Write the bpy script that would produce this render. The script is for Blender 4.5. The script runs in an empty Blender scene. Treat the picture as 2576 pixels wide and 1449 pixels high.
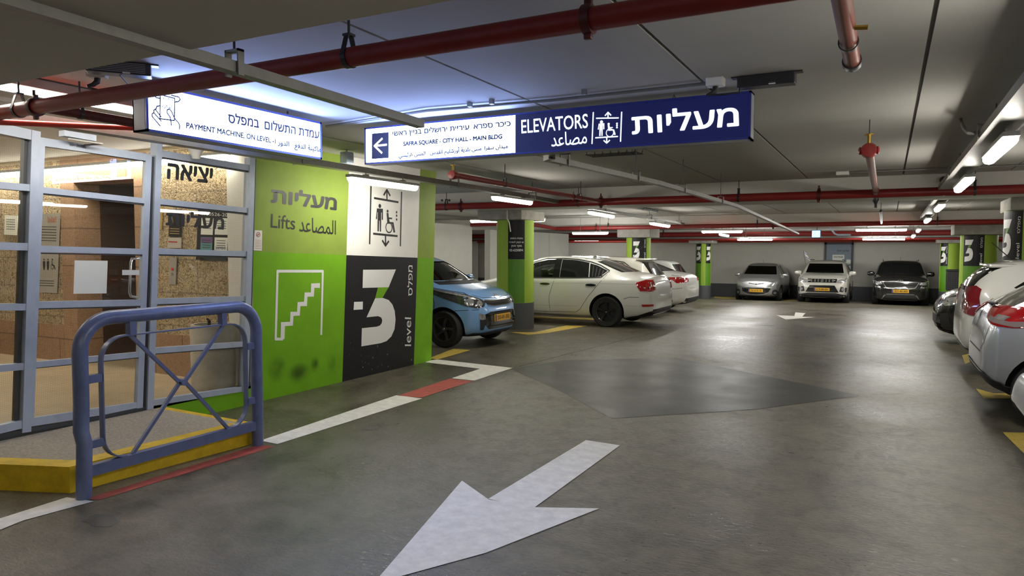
import bpy, bmesh, math, random
import numpy as np
from mathutils import Vector, Matrix
from mathutils.bvhtree import BVHTree
from mathutils.geometry import tessellate_polygon, interpolate_bezier

random.seed(7)
SC = bpy.context.scene
COL = SC.collection

# ------------------------------------------------------------------ camera, world, exposure
CAM_H = 1.55
FPX = 1801.0
CX, CY = 1288.0, 724.5
_dY = np.array([2234 - CX, 634 - CY, FPX]); _dY /= np.linalg.norm(_dY)
_dX = -np.array([-2150 - CX, 618 - CY, FPX]); _dX -= _dY * (_dX @ _dY); _dX /= np.linalg.norm(_dX)
_dZ = np.cross(_dX, _dY)
if _dZ[1] > 0: _dZ = -_dZ
RW = np.stack([_dX, _dY, _dZ])                 # world = RW @ camera(x right, y down, z forward)
CAM = np.array([0, 0, CAM_H])
cd = bpy.data.cameras.new('camera'); cam = bpy.data.objects.new('camera', cd); COL.objects.link(cam)
cd.sensor_width = 36; cd.lens = FPX / 2576 * 36; cd.clip_start = 0.05; cd.clip_end = 200
_rm = Matrix([[RW[i][0], -RW[i][1], -RW[i][2]] for i in range(3)])
cam.matrix_world = Matrix.Translation((0, 0, CAM_H)) @ _rm.to_4x4()
SC.camera = cam
SC.view_settings.view_transform = 'Standard'
SC.view_settings.look = 'None'
SC.view_settings.gamma = 1
SC.view_settings.use_curve_mapping = False
SC.view_settings.exposure = 0.65
w = bpy.data.worlds.new('world'); SC.world = w; w.use_nodes = True
w.node_tree.nodes['Background'].inputs[0].default_value = (0.6, 0.62, 0.6, 1)
w.node_tree.nodes['Background'].inputs[1].default_value = 0.02
SC.render.filter_size = 1.1
SC.cycles.use_denoising = True
SC.cycles.use_adaptive_sampling = True
SC.cycles.adaptive_threshold = 0.025
SC.cycles.max_bounces = 6
SC.cycles.diffuse_bounces = 4
SC.cycles.glossy_bounces = 4
SC.cycles.transmission_bounces = 4
SC.cycles.transparent_max_bounces = 10
SC.cycles.caustics_reflective = False
SC.cycles.caustics_refractive = False
SC.cycles.sample_clamp_indirect = 4.0

LAMP_POWER = 35.0         # radiance of the fluorescent diffusers
SIGN_WHITE = 16.0         # radiance of the white sign faces

# a ray of the photograph met with a level or an upright plane of the place
def _ray(px, py): return RW @ np.array([px - CX, py - CY, FPX])
def atZ(px, py, z=0.0):
    d = _ray(px, py); return Vector(CAM + d * ((z - CAM[2]) / d[2]))
def atX(px, py, X):
    d = _ray(px, py); return Vector(CAM + d * ((X - CAM[0]) / d[0]))
def atY(px, py, Y):
    d = _ray(px, py); return Vector(CAM + d * ((Y - CAM[1]) / d[1]))

def fz(y):                                     # the floor falls away towards the back wall
    if y < 14: return 0.0
    if y < 28: return -0.0214 * (y - 14)
    return -0.30 - 0.029 * (y - 28)

def zc_at(y):                                   # underside of slab or beam above a point
    for lim, z in ((.3, 2.65), (1.87, 2.30), (11.74, 2.65), (12.56, 2.335), (20.15, 2.54), (21.02, 2.22), (28.55, 2.40), (29.35, 2.06)):
        if y < lim: return z
    return 2.25

# ------------------------------------------------------------------ materials
MATS = {}
def _new(name):
    m = bpy.data.materials.new(name); m.use_nodes = True; MATS[name] = m
    return m, m.node_tree.nodes, m.node_tree.links, m.node_tree.nodes['Principled BSDF']
def M(name, col, rough=0.5, metal=0.0, coat=0.0, noise=0.0, nscale=8.0, bump=0.0, bscale=60.0, rvar=0.0, spec=None, stretch=None):
    m, N, L, b = _new(name)
    b.inputs['Base Color'].default_value = (*col, 1); b.inputs['Roughness'].default_value = rough
    b.inputs['Metallic'].default_value = metal; b.inputs['Coat Weight'].default_value = coat
    b.inputs['Coat Roughness'].default_value = 0.04
    if spec is not None: b.inputs['Specular IOR Level'].default_value = spec
    if noise or bump or rvar:
        tc = N.new('ShaderNodeTexCoord'); src = tc.outputs['Object']
        if stretch:
            mp = N.new('ShaderNodeMapping'); mp.inputs['Scale'].default_value = stretch
            L.new(src, mp.inputs[0]); src = mp.outputs[0]
    if noise or rvar:
        t = N.new('ShaderNodeTexNoise'); t.inputs['Scale'].default_value = nscale; t.inputs['Detail'].default_value = 6
        t.inputs['Roughness'].default_value = 0.65
        L.new(src, t.inputs['Vector'])
        r = N.new('ShaderNodeValToRGB'); r.color_ramp.elements[0].position = .3; r.color_ramp.elements[1].position = .72
        r.color_ramp.elements[0].color = (*[c * (1 - noise) for c in col], 1)
        r.color_ramp.elements[1].color = (*[min(1, c * (1 + noise)) for c in col], 1)
        L.new(t.outputs[0], r.inputs[0])
        if noise: L.new(r.outputs[0], b.inputs['Base Color'])
        if rvar:
            mr = N.new('ShaderNodeMapRange'); mr.inputs[1].default_value = .3; mr.inputs[2].default_value = .7
            mr.inputs[3].default_value = max(.02, rough - rvar); mr.inputs[4].default_value = min(1, rough + rvar)
            L.new(t.outputs[0], mr.inputs[0]); L.new(mr.outputs[0], b.inputs['Roughness'])
    if bump:
        t2 = N.new('ShaderNodeTexNoise'); t2.inputs['Scale'].default_value = bscale; t2.inputs['Detail'].default_value = 4
        L.new(src, t2.inputs['Vector'])
        bp = N.new('ShaderNodeBump'); bp.inputs['Strength'].default_value = bump; bp.inputs['Distance'].default_value = 0.01
        L.new(t2.outputs[0], bp.inputs['Height']); L.new(bp.outputs[0], b.inputs['Normal'])
    return m
def EM(name, col, strength):
    m, N, L, b = _new(name)
    b.inputs['Base Color'].default_value = (.8, .8, .8, 1)
    b.inputs['Emission Color'].default_value = (*col, 1); b.inputs['Emission Strength'].default_value = strength
    return m
def GLASS(name, tint, refl=0.06, rough=0.0, wire=False):
    m, N, L, b = _new(name)
    N.remove(b); out = N['Material Output']
    tr = N.new('ShaderNodeBsdfTransparent'); tr.inputs[0].default_value = (*tint, 1)
    gl = N.new('ShaderNodeBsdfGlossy'); gl.inputs['Roughness'].default_value = rough
    gl.inputs[0].default_value = (.9, .9, .9, 1)
    fr = N.new('ShaderNodeFresnel'); fr.inputs[0].default_value = 1.5
    mx = N.new('ShaderNodeMixShader'); L.new(fr.outputs[0], mx.inputs[0]); L.new(tr.outputs[0], mx.inputs[1]); L.new(gl.outputs[0], mx.inputs[2])
    last = mx.outputs[0]
    if wire:
        tc = N.new('ShaderNodeTexCoord'); sp = N.new('ShaderNodeSeparateXYZ'); L.new(tc.outputs['Object'], sp.inputs[0])
        masks = []
        for k in (1, 2):
            mu = N.new('ShaderNodeMath'); mu.operation = 'MULTIPLY'; mu.inputs[1].default_value = 1 / 0.0135
            L.new(sp.outputs[k], mu.inputs[0])
            fc = N.new('ShaderNodeMath'); fc.operation = 'FRACT'; L.new(mu.outputs[0], fc.inputs[0])
            ls = N.new('ShaderNodeMath'); ls.operation = 'LESS_THAN'; ls.inputs[1].default_value = .07; L.new(fc.outputs[0], ls.inputs[0])
            masks.append(ls)
        mxm = N.new('ShaderNodeMath'); mxm.operation = 'MAXIMUM'
        L.new(masks[0].outputs[0], mxm.inputs[0]); L.new(masks[1].outputs[0], mxm.inputs[1])
        df = N.new('ShaderNodeBsdfDiffuse'); df.inputs[0].default_value = (.16, .15, .13, 1)
        fd = N.new('ShaderNodeMath'); fd.operation = 'MULTIPLY'; fd.inputs[1].default_value = .5; L.new(mxm.outputs[0], fd.inputs[0])
        m2 = N.new('ShaderNodeMixShader'); L.new(fd.outputs[0], m2.inputs[0]); L.new(last, m2.inputs[1]); L.new(df.outputs[0], m2.inputs[2])
        last = m2.outputs[0]
    L.new(last, out.inputs[0])
    return m
def STONE(name, c1, c2, mortar, bw, bh, bumpy):
    m, N, L, b = _new(name)
    b.inputs['Roughness'].default_value = .85
    tc = N.new('ShaderNodeTexCoord'); mp = N.new('ShaderNodeMapping'); mp.inputs['Rotation'].default_value = (math.pi / 2, 0, 0)
    L.new(tc.outputs['Object'], mp.inputs[0])
    br = N.new('ShaderNodeTexBrick'); L.new(mp.outputs[0], br.inputs['Vector'])
    br.inputs['Color1'].default_value = (*c1, 1); br.inputs['Color2'].default_value = (*c2, 1); br.inputs['Mortar'].default_value = (*mortar, 1)
    br.inputs['Scale'].default_value = 1; br.inputs['Brick Width'].default_value = bw; br.inputs['Row Height'].default_value = bh
    br.inputs['Mortar Size'].default_value = .008
    nz = N.new('ShaderNodeTexNoise'); nz.inputs['Scale'].default_value = 26; nz.inputs['Detail'].default_value = 3; nz.inputs['Distortion'].default_value = 2.2
    L.new(tc.outputs['Object'], nz.inputs['Vector'])
    mx = N.new('ShaderNodeMixRGB'); mx.blend_type = 'MULTIPLY'; mx.inputs[0].default_value = .8 if bumpy else .3
    rp = N.new('ShaderNodeValToRGB'); rp.color_ramp.elements[0].position = .38; rp.color_ramp.elements[1].position = .54
    rp.color_ramp.elements[0].color = (.30, .24, .15, 1); rp.color_ramp.elements[1].color = (1.15, 1.13, 1.05, 1)
    L.new(nz.outputs[0], rp.inputs[0]); L.new(br.outputs[0], mx.inputs[1]); L.new(rp.outputs[0], mx.inputs[2]); L.new(mx.outputs[0], b.inputs['Base Color'])
    bp = N.new('ShaderNodeBump'); bp.inputs['Strength'].default_value = 1.0 if bumpy else .15; bp.inputs['Distance'].default_value = .03
    L.new(nz.outputs[0], bp.inputs['Height']); L.new(bp.outputs[0], b.inputs['Normal'])
    return m
def FLOOR(name):
    m, N, L, b = _new(name)
    tc = N.new('ShaderNodeTexCoord')
    def noise(scale, detail, sx=1, sy=1, dist=0):
        mp = N.new('ShaderNodeMapping'); mp.inputs['Scale'].default_value = (sx, sy, 1); L.new(tc.outputs['Object'], mp.inputs[0])
        t = N.new('ShaderNodeTexNoise'); t.inputs['Scale'].default_value = scale; t.inputs['Detail'].default_value = detail
        t.inputs['Roughness'].default_value = .6; t.inputs['Distortion'].default_value = dist
        L.new(mp.outputs[0], t.inputs['Vector']); return t
    a = noise(.55, 5); c = noise(4.5, 9, 1, 1, .8); d = noise(20, 7, 1, 2.6, .8)
    r = N.new('ShaderNodeValToRGB'); e = r.color_ramp.elements
    e[0].position = .3; e[0].color = (.064, .056, .040, 1); e[1].position = .7; e[1].color = (.160, .142, .102, 1)
    L.new(a.outputs[0], r.inputs[0])
    r2 = N.new('ShaderNodeValToRGB'); e = r2.color_ramp.elements
    e[0].position = .30; e[0].color = (.50, .48, .46, 1); e[1].position = .60; e[1].color = (1.18, 1.18, 1.16, 1)
    L.new(c.outputs[0], r2.inputs[0])
    mx = N.new('ShaderNodeMixRGB'); mx.blend_type = 'MULTIPLY'; mx.inputs[0].default_value = .9
    L.new(r.outputs[0], mx.inputs[1]); L.new(r2.outputs[0], mx.inputs[2])
    L.new(mx.outputs[0], b.inputs['Base Color'])
    mr = N.new('ShaderNodeMapRange'); mr.inputs[1].default_value = .35; mr.inputs[2].default_value = .65
    mr.inputs[3].default_value = .22; mr.inputs[4].default_value = .54
    ad = N.new('ShaderNodeMath'); ad.operation = 'ADD'; L.new(a.outputs[0], ad.inputs[0]); L.new(d.outputs[0], ad.inputs[1])
    hv = N.new('ShaderNodeMath'); hv.operation = 'MULTIPLY'; hv.inputs[1].default_value = .5; L.new(ad.outputs[0], hv.inputs[0])
    L.new(hv.outputs[0], mr.inputs[0]); L.new(mr.outputs[0], b.inputs['Roughness'])
    bp = N.new('ShaderNodeBump'); bp.inputs['Strength'].default_value = .4; bp.inputs['Distance'].default_value = .012
    L.new(d.outputs[0], bp.inputs['Height']); L.new(bp.outputs[0], b.inputs['Normal'])
    return m

m_floor = FLOOR('polished_concrete')
m_ceil = M('painted_ceiling', (.52, .51, .475), .9, noise=.06, nscale=1.2, bump=.08, bscale=25)
m_seam = M('seam_filler', (.17, .165, .16), .9)
m_beam = M('painted_beam', (.70, .68, .63), .9, noise=.05, nscale=2)
m_white = M('white_wall', (.80, .785, .72), .8, noise=.05, nscale=1.5)
m_grey = M('grey_wall', (.60, .585, .52), .85, noise=.05, nscale=1.2)
m_band = M('dark_band', (.075, .08, .085), .6)
m_conc = M('raw_concrete', (.33, .315, .28), .9, noise=.22, nscale=6, bump=.3, bscale=40)
m_green = M('green_paint', (.175, .42, .010), .6, spec=.25, noise=.10, nscale=3, bump=.06, bscale=10)
m_lime = M('lime_paint', (.31, .46, .055), .6, spec=.25, noise=.07, nscale=3, bump=.06, bscale=10)
m_greenc = M('column_green_paint', (.095, .26, .010), .42, noise=.10, nscale=3)
m_potc = M('planter_concrete', (.50, .475, .41), .9, noise=.16, nscale=6, bump=.3, bscale=40)
m_limem = M('mural_lime_paint', (.25, .345, .055), .6, spec=.25, noise=.07, nscale=3, bump=.06, bscale=10)
m_mwhite = M('mural_white', (.86, .85, .80), .5, noise=.04, nscale=3, bump=.05, bscale=10)
m_black = M('black_paint', (.010, .010, .011), .5, spec=.3, noise=.3, nscale=7, bump=.06, bscale=10)
m_ink = M('black_lettering', (.012, .012, .012), .5)
m_wpaint = M('white_lettering', (.82, .82, .80), .5)
def SOOT(name):
    m, N, L, b = _new(name)
    out = N['Material Output']; tc = N.new('ShaderNodeTexCoord'); b.inputs['Base Color'].default_value = (.012, .02, .008, 1); b.inputs['Roughness'].default_value = .8
    mp = N.new('ShaderNodeMapping'); mp.inputs['Location'].default_value = (-.5, -.5, -.5); L.new(tc.outputs['Generated'], mp.inputs[0])
    mp.vector_type = 'POINT'
    ln = N.new('ShaderNodeVectorMath'); ln.operation = 'MULTIPLY'; ln.inputs[1].default_value = (0, 1, 1); L.new(mp.outputs[0], ln.inputs[0])
    le = N.new('ShaderNodeVectorMath'); le.operation = 'LENGTH'; L.new(ln.outputs[0], le.inputs[0])
    mr = N.new('ShaderNodeMapRange'); mr.inputs[1].default_value = .5; mr.inputs[2].default_value = .1; mr.inputs[3].default_value = 0; mr.inputs[4].default_value = .5; L.new(le.outputs['Value'], mr.inputs[0])
    nz = N.new('ShaderNodeTexNoise'); nz.inputs['Scale'].default_value = 6; nz.inputs['Detail'].default_value = 7; L.new(tc.outputs['Object'], nz.inputs['Vector'])
    r = N.new('ShaderNodeMapRange'); r.inputs[1].default_value = .30; r.inputs[2].default_value = .62; L.new(nz.outputs[0], r.inputs[0])
    mu = N.new('ShaderNodeMath'); mu.operation = 'MULTIPLY'; L.new(mr.outputs[0], mu.inputs[0]); L.new(r.outputs[0], mu.inputs[1])
    tr = N.new('ShaderNodeBsdfTransparent'); mx = N.new('ShaderNodeMixShader')
    L.new(mu.outputs[0], mx.inputs[0]); L.new(tr.outputs[0], mx.inputs[1]); L.new(b.outputs[0], mx.inputs[2]); L.new(mx.outputs[0], out.inputs[0])
    return m
m_soot = SOOT('soot_smear_soft')
m_frame = M('grey_blue_steel', (.40, .46, .56), .38, noise=.08, nscale=9)
m_frdark = M('dark_gasket', (.05, .055, .06), .6)
m_rail = M('blue_rail_paint', (.115, .145, .27), .30, noise=.18, nscale=14)
m_yellow = M('yellow_paint', (.66, .44, .01), .55, noise=.22, nscale=10, bump=.15, bscale=40)
m_slab = M('speckled_slab', (.36, .32, .26), .9, noise=.30, nscale=55, bump=.2, bscale=90)
m_pipe = M('red_pipe_paint', (.26, .022, .020), .38, noise=.15, nscale=5)
m_pipeb = M('bright_red_pipe', (.62, .06, .035), .38)
m_pipec = M('brown_red_pipe', (.19, .055, .036), .42, noise=.15, nscale=6)
m_dsteel = M('dark_steel', (.06, .06, .065), .4, metal=.6)
m_galv = M('galvanised_steel', (.27, .265, .245), .45, metal=.6, noise=.12, nscale=12)
m_chrome = M('chrome', (.8, .8, .8), .12, metal=1)
m_brass = M('brass', (.55, .36, .08), .3, metal=1)
m_plast = M('white_plastic', (.78, .77, .72), .5)
m_blackp = M('black_plastic', (.02, .02, .021), .5)
m_gasket = M('lamp_housing', (.50, .50, .47), .55)
m_lamp = EM('lamp_diffuser', (1.0, .96, .86), LAMP_POWER)
m_lampd = EM('lobby_lamp_diffuser', (1.0, .95, .84), LAMP_POWER * .45)
m_lampc = EM('cool_lamp_diffuser', (.97, .96, .92), LAMP_POWER * 2.0)
m_signw = EM('lit_sign_face', (.33, .46, 1.0), SIGN_WHITE)
m_signl = EM('lit_letters', (.60, .70, 1.0), 1.2)
m_navy = EM('navy_sign_face', (.008, .012, .10), .35)
m_navy.node_tree.nodes['Principled BSDF'].inputs['Base Color'].default_value = (.006, .007, .02, 1)
m_signbox = M('blue_sign_housing', (.035, .05, .28), .35)
m_signside = M('grey_sign_side', (.30, .32, .36), .45)
m_screen = EM('lit_screen', (.15, .45, 1.0), 2.0)
m_wline = M('white_floor_paint', (.80, .78, .72), .6, noise=.14, nscale=12, bump=.1, bscale=60)
m_rline = M('red_floor_paint', (.42, .075, .055), .6, noise=.3, nscale=9)
m_yline = M('yellow_floor_paint', (.55, .40, .07), .6, noise=.25, nscale=12)
m_patch = M('dark_floor_coat', (.046, .045, .039), .42, spec=.32, noise=.12, nscale=2, rvar=.06)
m_stone = STONE('hewn_sandstone', (.55, .44, .28), (.47, .37, .24), (.34, .27, .19), .62, .36, True)
m_smooth = STONE('smooth_sandstone', (.36, .225, .135), (.32, .20, .12), (.18, .11, .07), .9, .45, False)
m_recess = M('dark_timber', (.075, .042, .026), .35, noise=.3, nscale=7, stretch=(1, 1, 12))
m_lobbyfloor = M('tan_stone_floor', (.50, .40, .26), .35, noise=.22, nscale=2.2, stretch=(1, 1, 1))
m_wire = GLASS('wired_glass', (.93, .92, .86), wire=True)
m_clear = GLASS('clear_glass', (.95, .95, .92))
m_paper = M('paper', (.86, .88, .80), .8)
m_papery = M('ochre_paper', (.45, .31, .10), .8)
m_steelp = M('brushed_plate', (.44, .42, .38), .4, metal=.3)
m_soil = M('bark_soil', (.03, .025, .02), .95, noise=.5, nscale=60, bump=1, bscale=60)
m_doorb = M('blue_grey_door', (.21, .26, .32), .5)
m_flagb = M('flag_blue', (.02, .05, .35), .8)
m_redlens = M('red_lens', (.42, .008, .012), .08, coat=1, noise=.35, nscale=14)
m_darkred = M('dark_red_lens', (.20, .01, .015), .08, coat=1)
m_clearlens = M('clear_lens', (.50, .50, .50), .08, metal=.55, coat=1, noise=.5, nscale=18)
m_darklens = M('smoked_lens', (.05, .052, .055), .06, coat=1, noise=.6, nscale=18)
m_plate = M('licence_plate', (.80, .42, .02), .4)
m_rubber = M('tyre_rubber', (.014, .014, .014), .75)
m_rimb = M('black_rim', (.018, .018, .019), .25, coat=.6)
m_rimd = M('graphite_rim', (.09, .09, .095), .28, metal=.5, coat=.5)
m_rims = M('silver_rim', (.42, .42, .42), .3, metal=.8)
m_trim = M('grained_black_trim', (.018, .018, .019), .6)
m_gloss = M('gloss_black_trim', (.008, .008, .009), .12, coat=1)
m_cabin = M('dark_cabin', (.02, .02, .02), .8)
m_seat = M('dark_seat', (.035, .035, .037), .8)
m_cglass = GLASS('car_glass', (.62, .70, .64))
m_dglass = M('black_car_glass', (.008, .009, .009), .05, spec=.28)
m_gap = M('panel_gap', (.02, .02, .02), .8)
m_pw = M('white_car_paint', (.74, .74, .70), .28, coat=1)
m_pw2 = M('cream_white_car_paint', (.60, .585, .52), .3, coat=1)
m_pb = M('sky_blue_car_paint', (.20, .39, .72), .28, metal=.05, coat=1)
m_ps = M('silver_car_paint', (.42, .42, .415), .32, metal=.75, coat=1)
m_pl = M('cool_silver_car_paint', (.50, .53, .58), .3, metal=.55, coat=1)
m_pk = M('black_car_paint', (.008, .008, .008), .18, coat=1)
m_pp = M('pearl_car_paint', (.60, .58, .51), .3, metal=.2, coat=1)

# ------------------------------------------------------------------ objects
WM = {}
def W(o): return WM.get(o.name, Matrix())
def thing(name, label, cat, loc=(0, 0, 0), rz=0.0, group=None, mtx=None):
    o = bpy.data.objects.new(name, None); COL.objects.link(o); o.empty_display_size = .1
    mt = mtx if mtx is not None else Matrix.Translation(loc) @ Matrix.Rotation(rz, 4, 'Z')
    o.matrix_world = mt; WM[o.name] = mt.copy()
    o['label'] = label; o['category'] = cat
    if group: o['group'] = group
    return o
def tag(o, label, cat, group=None):
    o['label'] = label; o['category'] = cat
    if group: o['group'] = group
    return o
def structure(o, label=None, cat=None):
    o['kind'] = 'structure'
    if label: o['label'] = label
    if cat: o['category'] = cat
    return o
def link_mesh(name, me, parent=None, label=None):
    o = bpy.data.objects.new(name, me); COL.objects.link(o)
    if parent is not None:
        o.parent = parent; WM[o.name] = W(parent).copy()
    if label: o['label'] = label
    return o

class MB:
    """collects shapes (world coordinates, or the thing's own when local) into ONE mesh"""
    def __init__(s): s.v = []; s.f = []; s.mi = []; s.mats = []; s.cur = 0
    def mat(s, m):
        if m not in s.mats: s.mats.append(m)
        s.cur = s.mats.index(m); return s
    def face(s, *ix): s.f.append(ix); s.mi.append(s.cur)
    def add(s, pts): n = len(s.v); s.v += [Vector(p) for p in pts]; return n
    def poly(s, pts): n = s.add(pts); s.face(*range(n, n + len(pts))); return s
    def box(s, lo, hi, mt=None):
        x0, y0, z0 = lo; x1, y1, z1 = hi
        p = [Vector(q) for q in ((x0,y0,z0),(x1,y0,z0),(x1,y1,z0),(x0,y1,z0),(x0,y0,z1),(x1,y0,z1),(x1,y1,z1),(x0,y1,z1))]
        if mt: p = [mt @ q for q in p]
        n = s.add(p)
        for q in ((0,3,2,1),(4,5,6,7),(0,1,5,4),(1,2,6,5),(2,3,7,6),(3,0,4,7)): s.face(*[n + i for i in q])
        return s
    def bbox(s, lo, hi, b=.01, mt=None):                    # box with bevelled edges
        bm = bmesh.new(); bmesh.ops.create_cube(bm, size=1)
        c = [(a + e) / 2 for a, e in zip(lo, hi)]; d = [e - a for a, e in zip(lo, hi)]
        for v in bm.verts: v.co = Vector((c[0] + v.co.x * d[0], c[1] + v.co.y * d[1], c[2] + v.co.z * d[2]))
        bmesh.ops.bevel(bm, geom=bm.edges[:], offset=b, segments=2, affect='EDGES', profile=.5)
        s.bm(bm, mt); return s
    def bm(s, bm, mt=None):
        bm.verts.index_update(); n = len(s.v)
        s.v += [(mt @ v.co) if mt else v.co.copy() for v in bm.verts]
        for f in bm.faces: s.face(*[n + v.index for v in f.verts])
        bm.free()
    def prism(s, pts, d):                                   # polygon (3D, planar) pushed along d
        d = Vector(d); k = len(pts); n = s.add(pts); s.add([Vector(p) + d for p in pts])
        s.face(*range(n, n + k)); s.face(*reversed(range(n + k, n + 2 * k)))
        for i in range(k): j = (i + 1) % k; s.face(n + i, n + k + i, n + k + j, n + j)
        return s
    def tube(s, path, r, seg=10, cap=True, up=None):
        P = [Vector(p) for p in path]; rings = []
        nrm = None
        for i, p in enumerate(P):
            a = P[i - 1] if i else P[0]; b = P[i + 1] if i < len(P) - 1 else P[-1]
            t = (b - a).normalized()
            if nrm is None:
                nrm = t.orthogonal().normalized()
            nrm = (nrm - t * nrm.dot(t)).normalized(); bn = t.cross(nrm)
            rr = r[i] if isinstance(r, (list, tuple)) else r
            rings.append(s.add([p + (nrm * math.cos(q) + bn * math.sin(q)) * rr for q in [2 * math.pi * k / seg for k in range(seg)]]))
        for a, b in zip(rings, rings[1:]):
            for k in range(seg): j = (k + 1) % seg; s.face(a + k, a + j, b + j, b + k)
        if cap:
            s.face(*reversed(range(rings[0], rings[0] + seg))); s.face(*range(rings[-1], rings[-1] + seg))
        return s
    def bar(s, p0, p1, wd, ht, up=(0, 0, 1)):               # rectangular bar between two points
        p0 = Vector(p0); p1 = Vector(p1); t = (p1 - p0).normalized(); up = Vector(up)
        sd = t.cross(up)
        if sd.length < 1e-4: sd = t.orthogonal()
        sd.normalize(); u = sd.cross(t)
        n = s.add([p + sd * a * wd / 2 + u * b * ht / 2 for p in (p0, p1) for a, b in ((-1,-1),(1,-1),(1,1),(-1,1))])
        for q in ((0,3,2,1),(4,5,6,7),(0,1,5,4),(1,2,6,5),(2,3,7,6),(3,0,4,7)): s.face(*[n + i for i in q])
        return s
    def ribbon(s, path, wd, th, side):                      # flat strip along a path; side = width direction
        side = Vector(side).normalized(); P = [Vector(p) for p in path]; rings = []
        for i, p in enumerate(P):
            a = P[i - 1] if i else P[0]; b = P[i + 1] if i < len(P) - 1 else P[-1]
            t = (b - a).normalized(); u = side.cross(t).normalized()
            rings.append(s.add([p + side * x * wd / 2 + u * y * th / 2 for x, y in ((-1,-1),(1,-1),(1,1),(-1,1))]))
        for a, b in zip(rings, rings[1:]):
            for k in range(4): j = (k + 1) % 4; s.face(a + k, a + j, b + j, b + k)
        s.face(*[rings[0] + k for k in (3, 2, 1, 0)]); s.face(*[rings[-1] + k for k in range(4)])
        return s
    def lathe(s, prof, o=(0, 0, 0), ax=(0, 0, 1), seg=24, closed=False):
        o = Vector(o); ax = Vector(ax).normalized(); e1 = ax.orthogonal().normalized(); e2 = ax.cross(e1); rings = []
        for r, h in prof:
            rings.append(s.add([o + ax * h + (e1 * math.cos(q) + e2 * math.sin(q)) * max(r, 1e-4) for q in [2 * math.pi * k / seg for k in range(seg)]]))
        pr = list(zip(rings, rings[1:])) + ([(rings[-1], rings[0])] if closed else [])
        for a, b in pr:
            for k in range(seg): j = (k + 1) % seg; s.face(a + k, a + j, b + j, b + k)
        if not closed:
            s.face(*reversed(range(rings[0], rings[0] + seg))); s.face(*range(rings[-1], rings[-1] + seg))
        return s
    def build(s, name, m=None, parent=None, label=None, smooth=False, local=False, normals=True):
        me = bpy.data.meshes.new(name)
        v = s.v
        if parent is not None and not local:
            inv = W(parent).inverted(); v = [inv @ p for p in v]
        me.from_pydata([tuple(p) for p in v], [], s.f)
        if s.mats:
            for q in s.mats: me.materials.append(q)
            for f, i in zip(me.polygons, s.mi): f.material_index = i
        elif m: me.materials.append(m)
        if normals:
            bm = bmesh.new(); bm.from_mesh(me); bmesh.ops.recalc_face_normals(bm, faces=bm.faces); bm.to_mesh(me); bm.free()
        if smooth:
            for f in me.polygons: f.use_smooth = True
            me.set_sharp_from_angle(angle=math.radians(40))
        return link_mesh(name, me, parent, label)

def arc(c, r, a0, a1, n, ex, ey):
    c = Vector(c); ex = Vector(ex); ey = Vector(ey)
    return [c + ex * r * math.cos(a0 + (a1 - a0) * k / n) + ey * r * math.sin(a0 + (a1 - a0) * k / n) for k in range(n + 1)]

# ------------------------------------------------------------------ lettering and flat marks
AR = {'ا': (0xFE8D, 2), 'أ': (0xFE83, 2), 'ب': (0xFE8F, 4), 'ة': (0xFE93, 2), 'ت': (0xFE95, 4), 'د': (0xFEA9, 2), 'ذ': (0xFEAB, 2), 'ر': (0xFEAD, 2),
      'س': (0xFEB1, 4), 'ش': (0xFEB5, 4), 'ص': (0xFEB9, 4), 'ع': (0xFEC9, 4), 'ف': (0xFED1, 4), 'ق': (0xFED5, 4), 'ك': (0xFED9, 4), 'ل': (0xFEDD, 4),
      'م': (0xFEE1, 4), 'ن': (0xFEE5, 4), 'و': (0xFEED, 2), 'ى': (0xFEEF, 2), 'ي': (0xFEF1, 4), 'ئ': (0xFE89, 4)}
def arabic(t):                                              # joined letter shapes, in reading order for a left-to-right setter
    out = []
    for i, c in enumerate(t):
        if c not in AR: out.append(c); continue
        base, n = AR[c]
        pj = i > 0 and t[i - 1] in AR and AR[t[i - 1]][1] == 4
        nj = n == 4 and i < len(t) - 1 and t[i + 1] in AR
        out.append(chr(base + (3 if pj and nj else 2 if nj else 1 if pj else 0)))
    return ''.join(reversed(out))
def hebrew(t): return ''.join(reversed(t))

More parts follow.
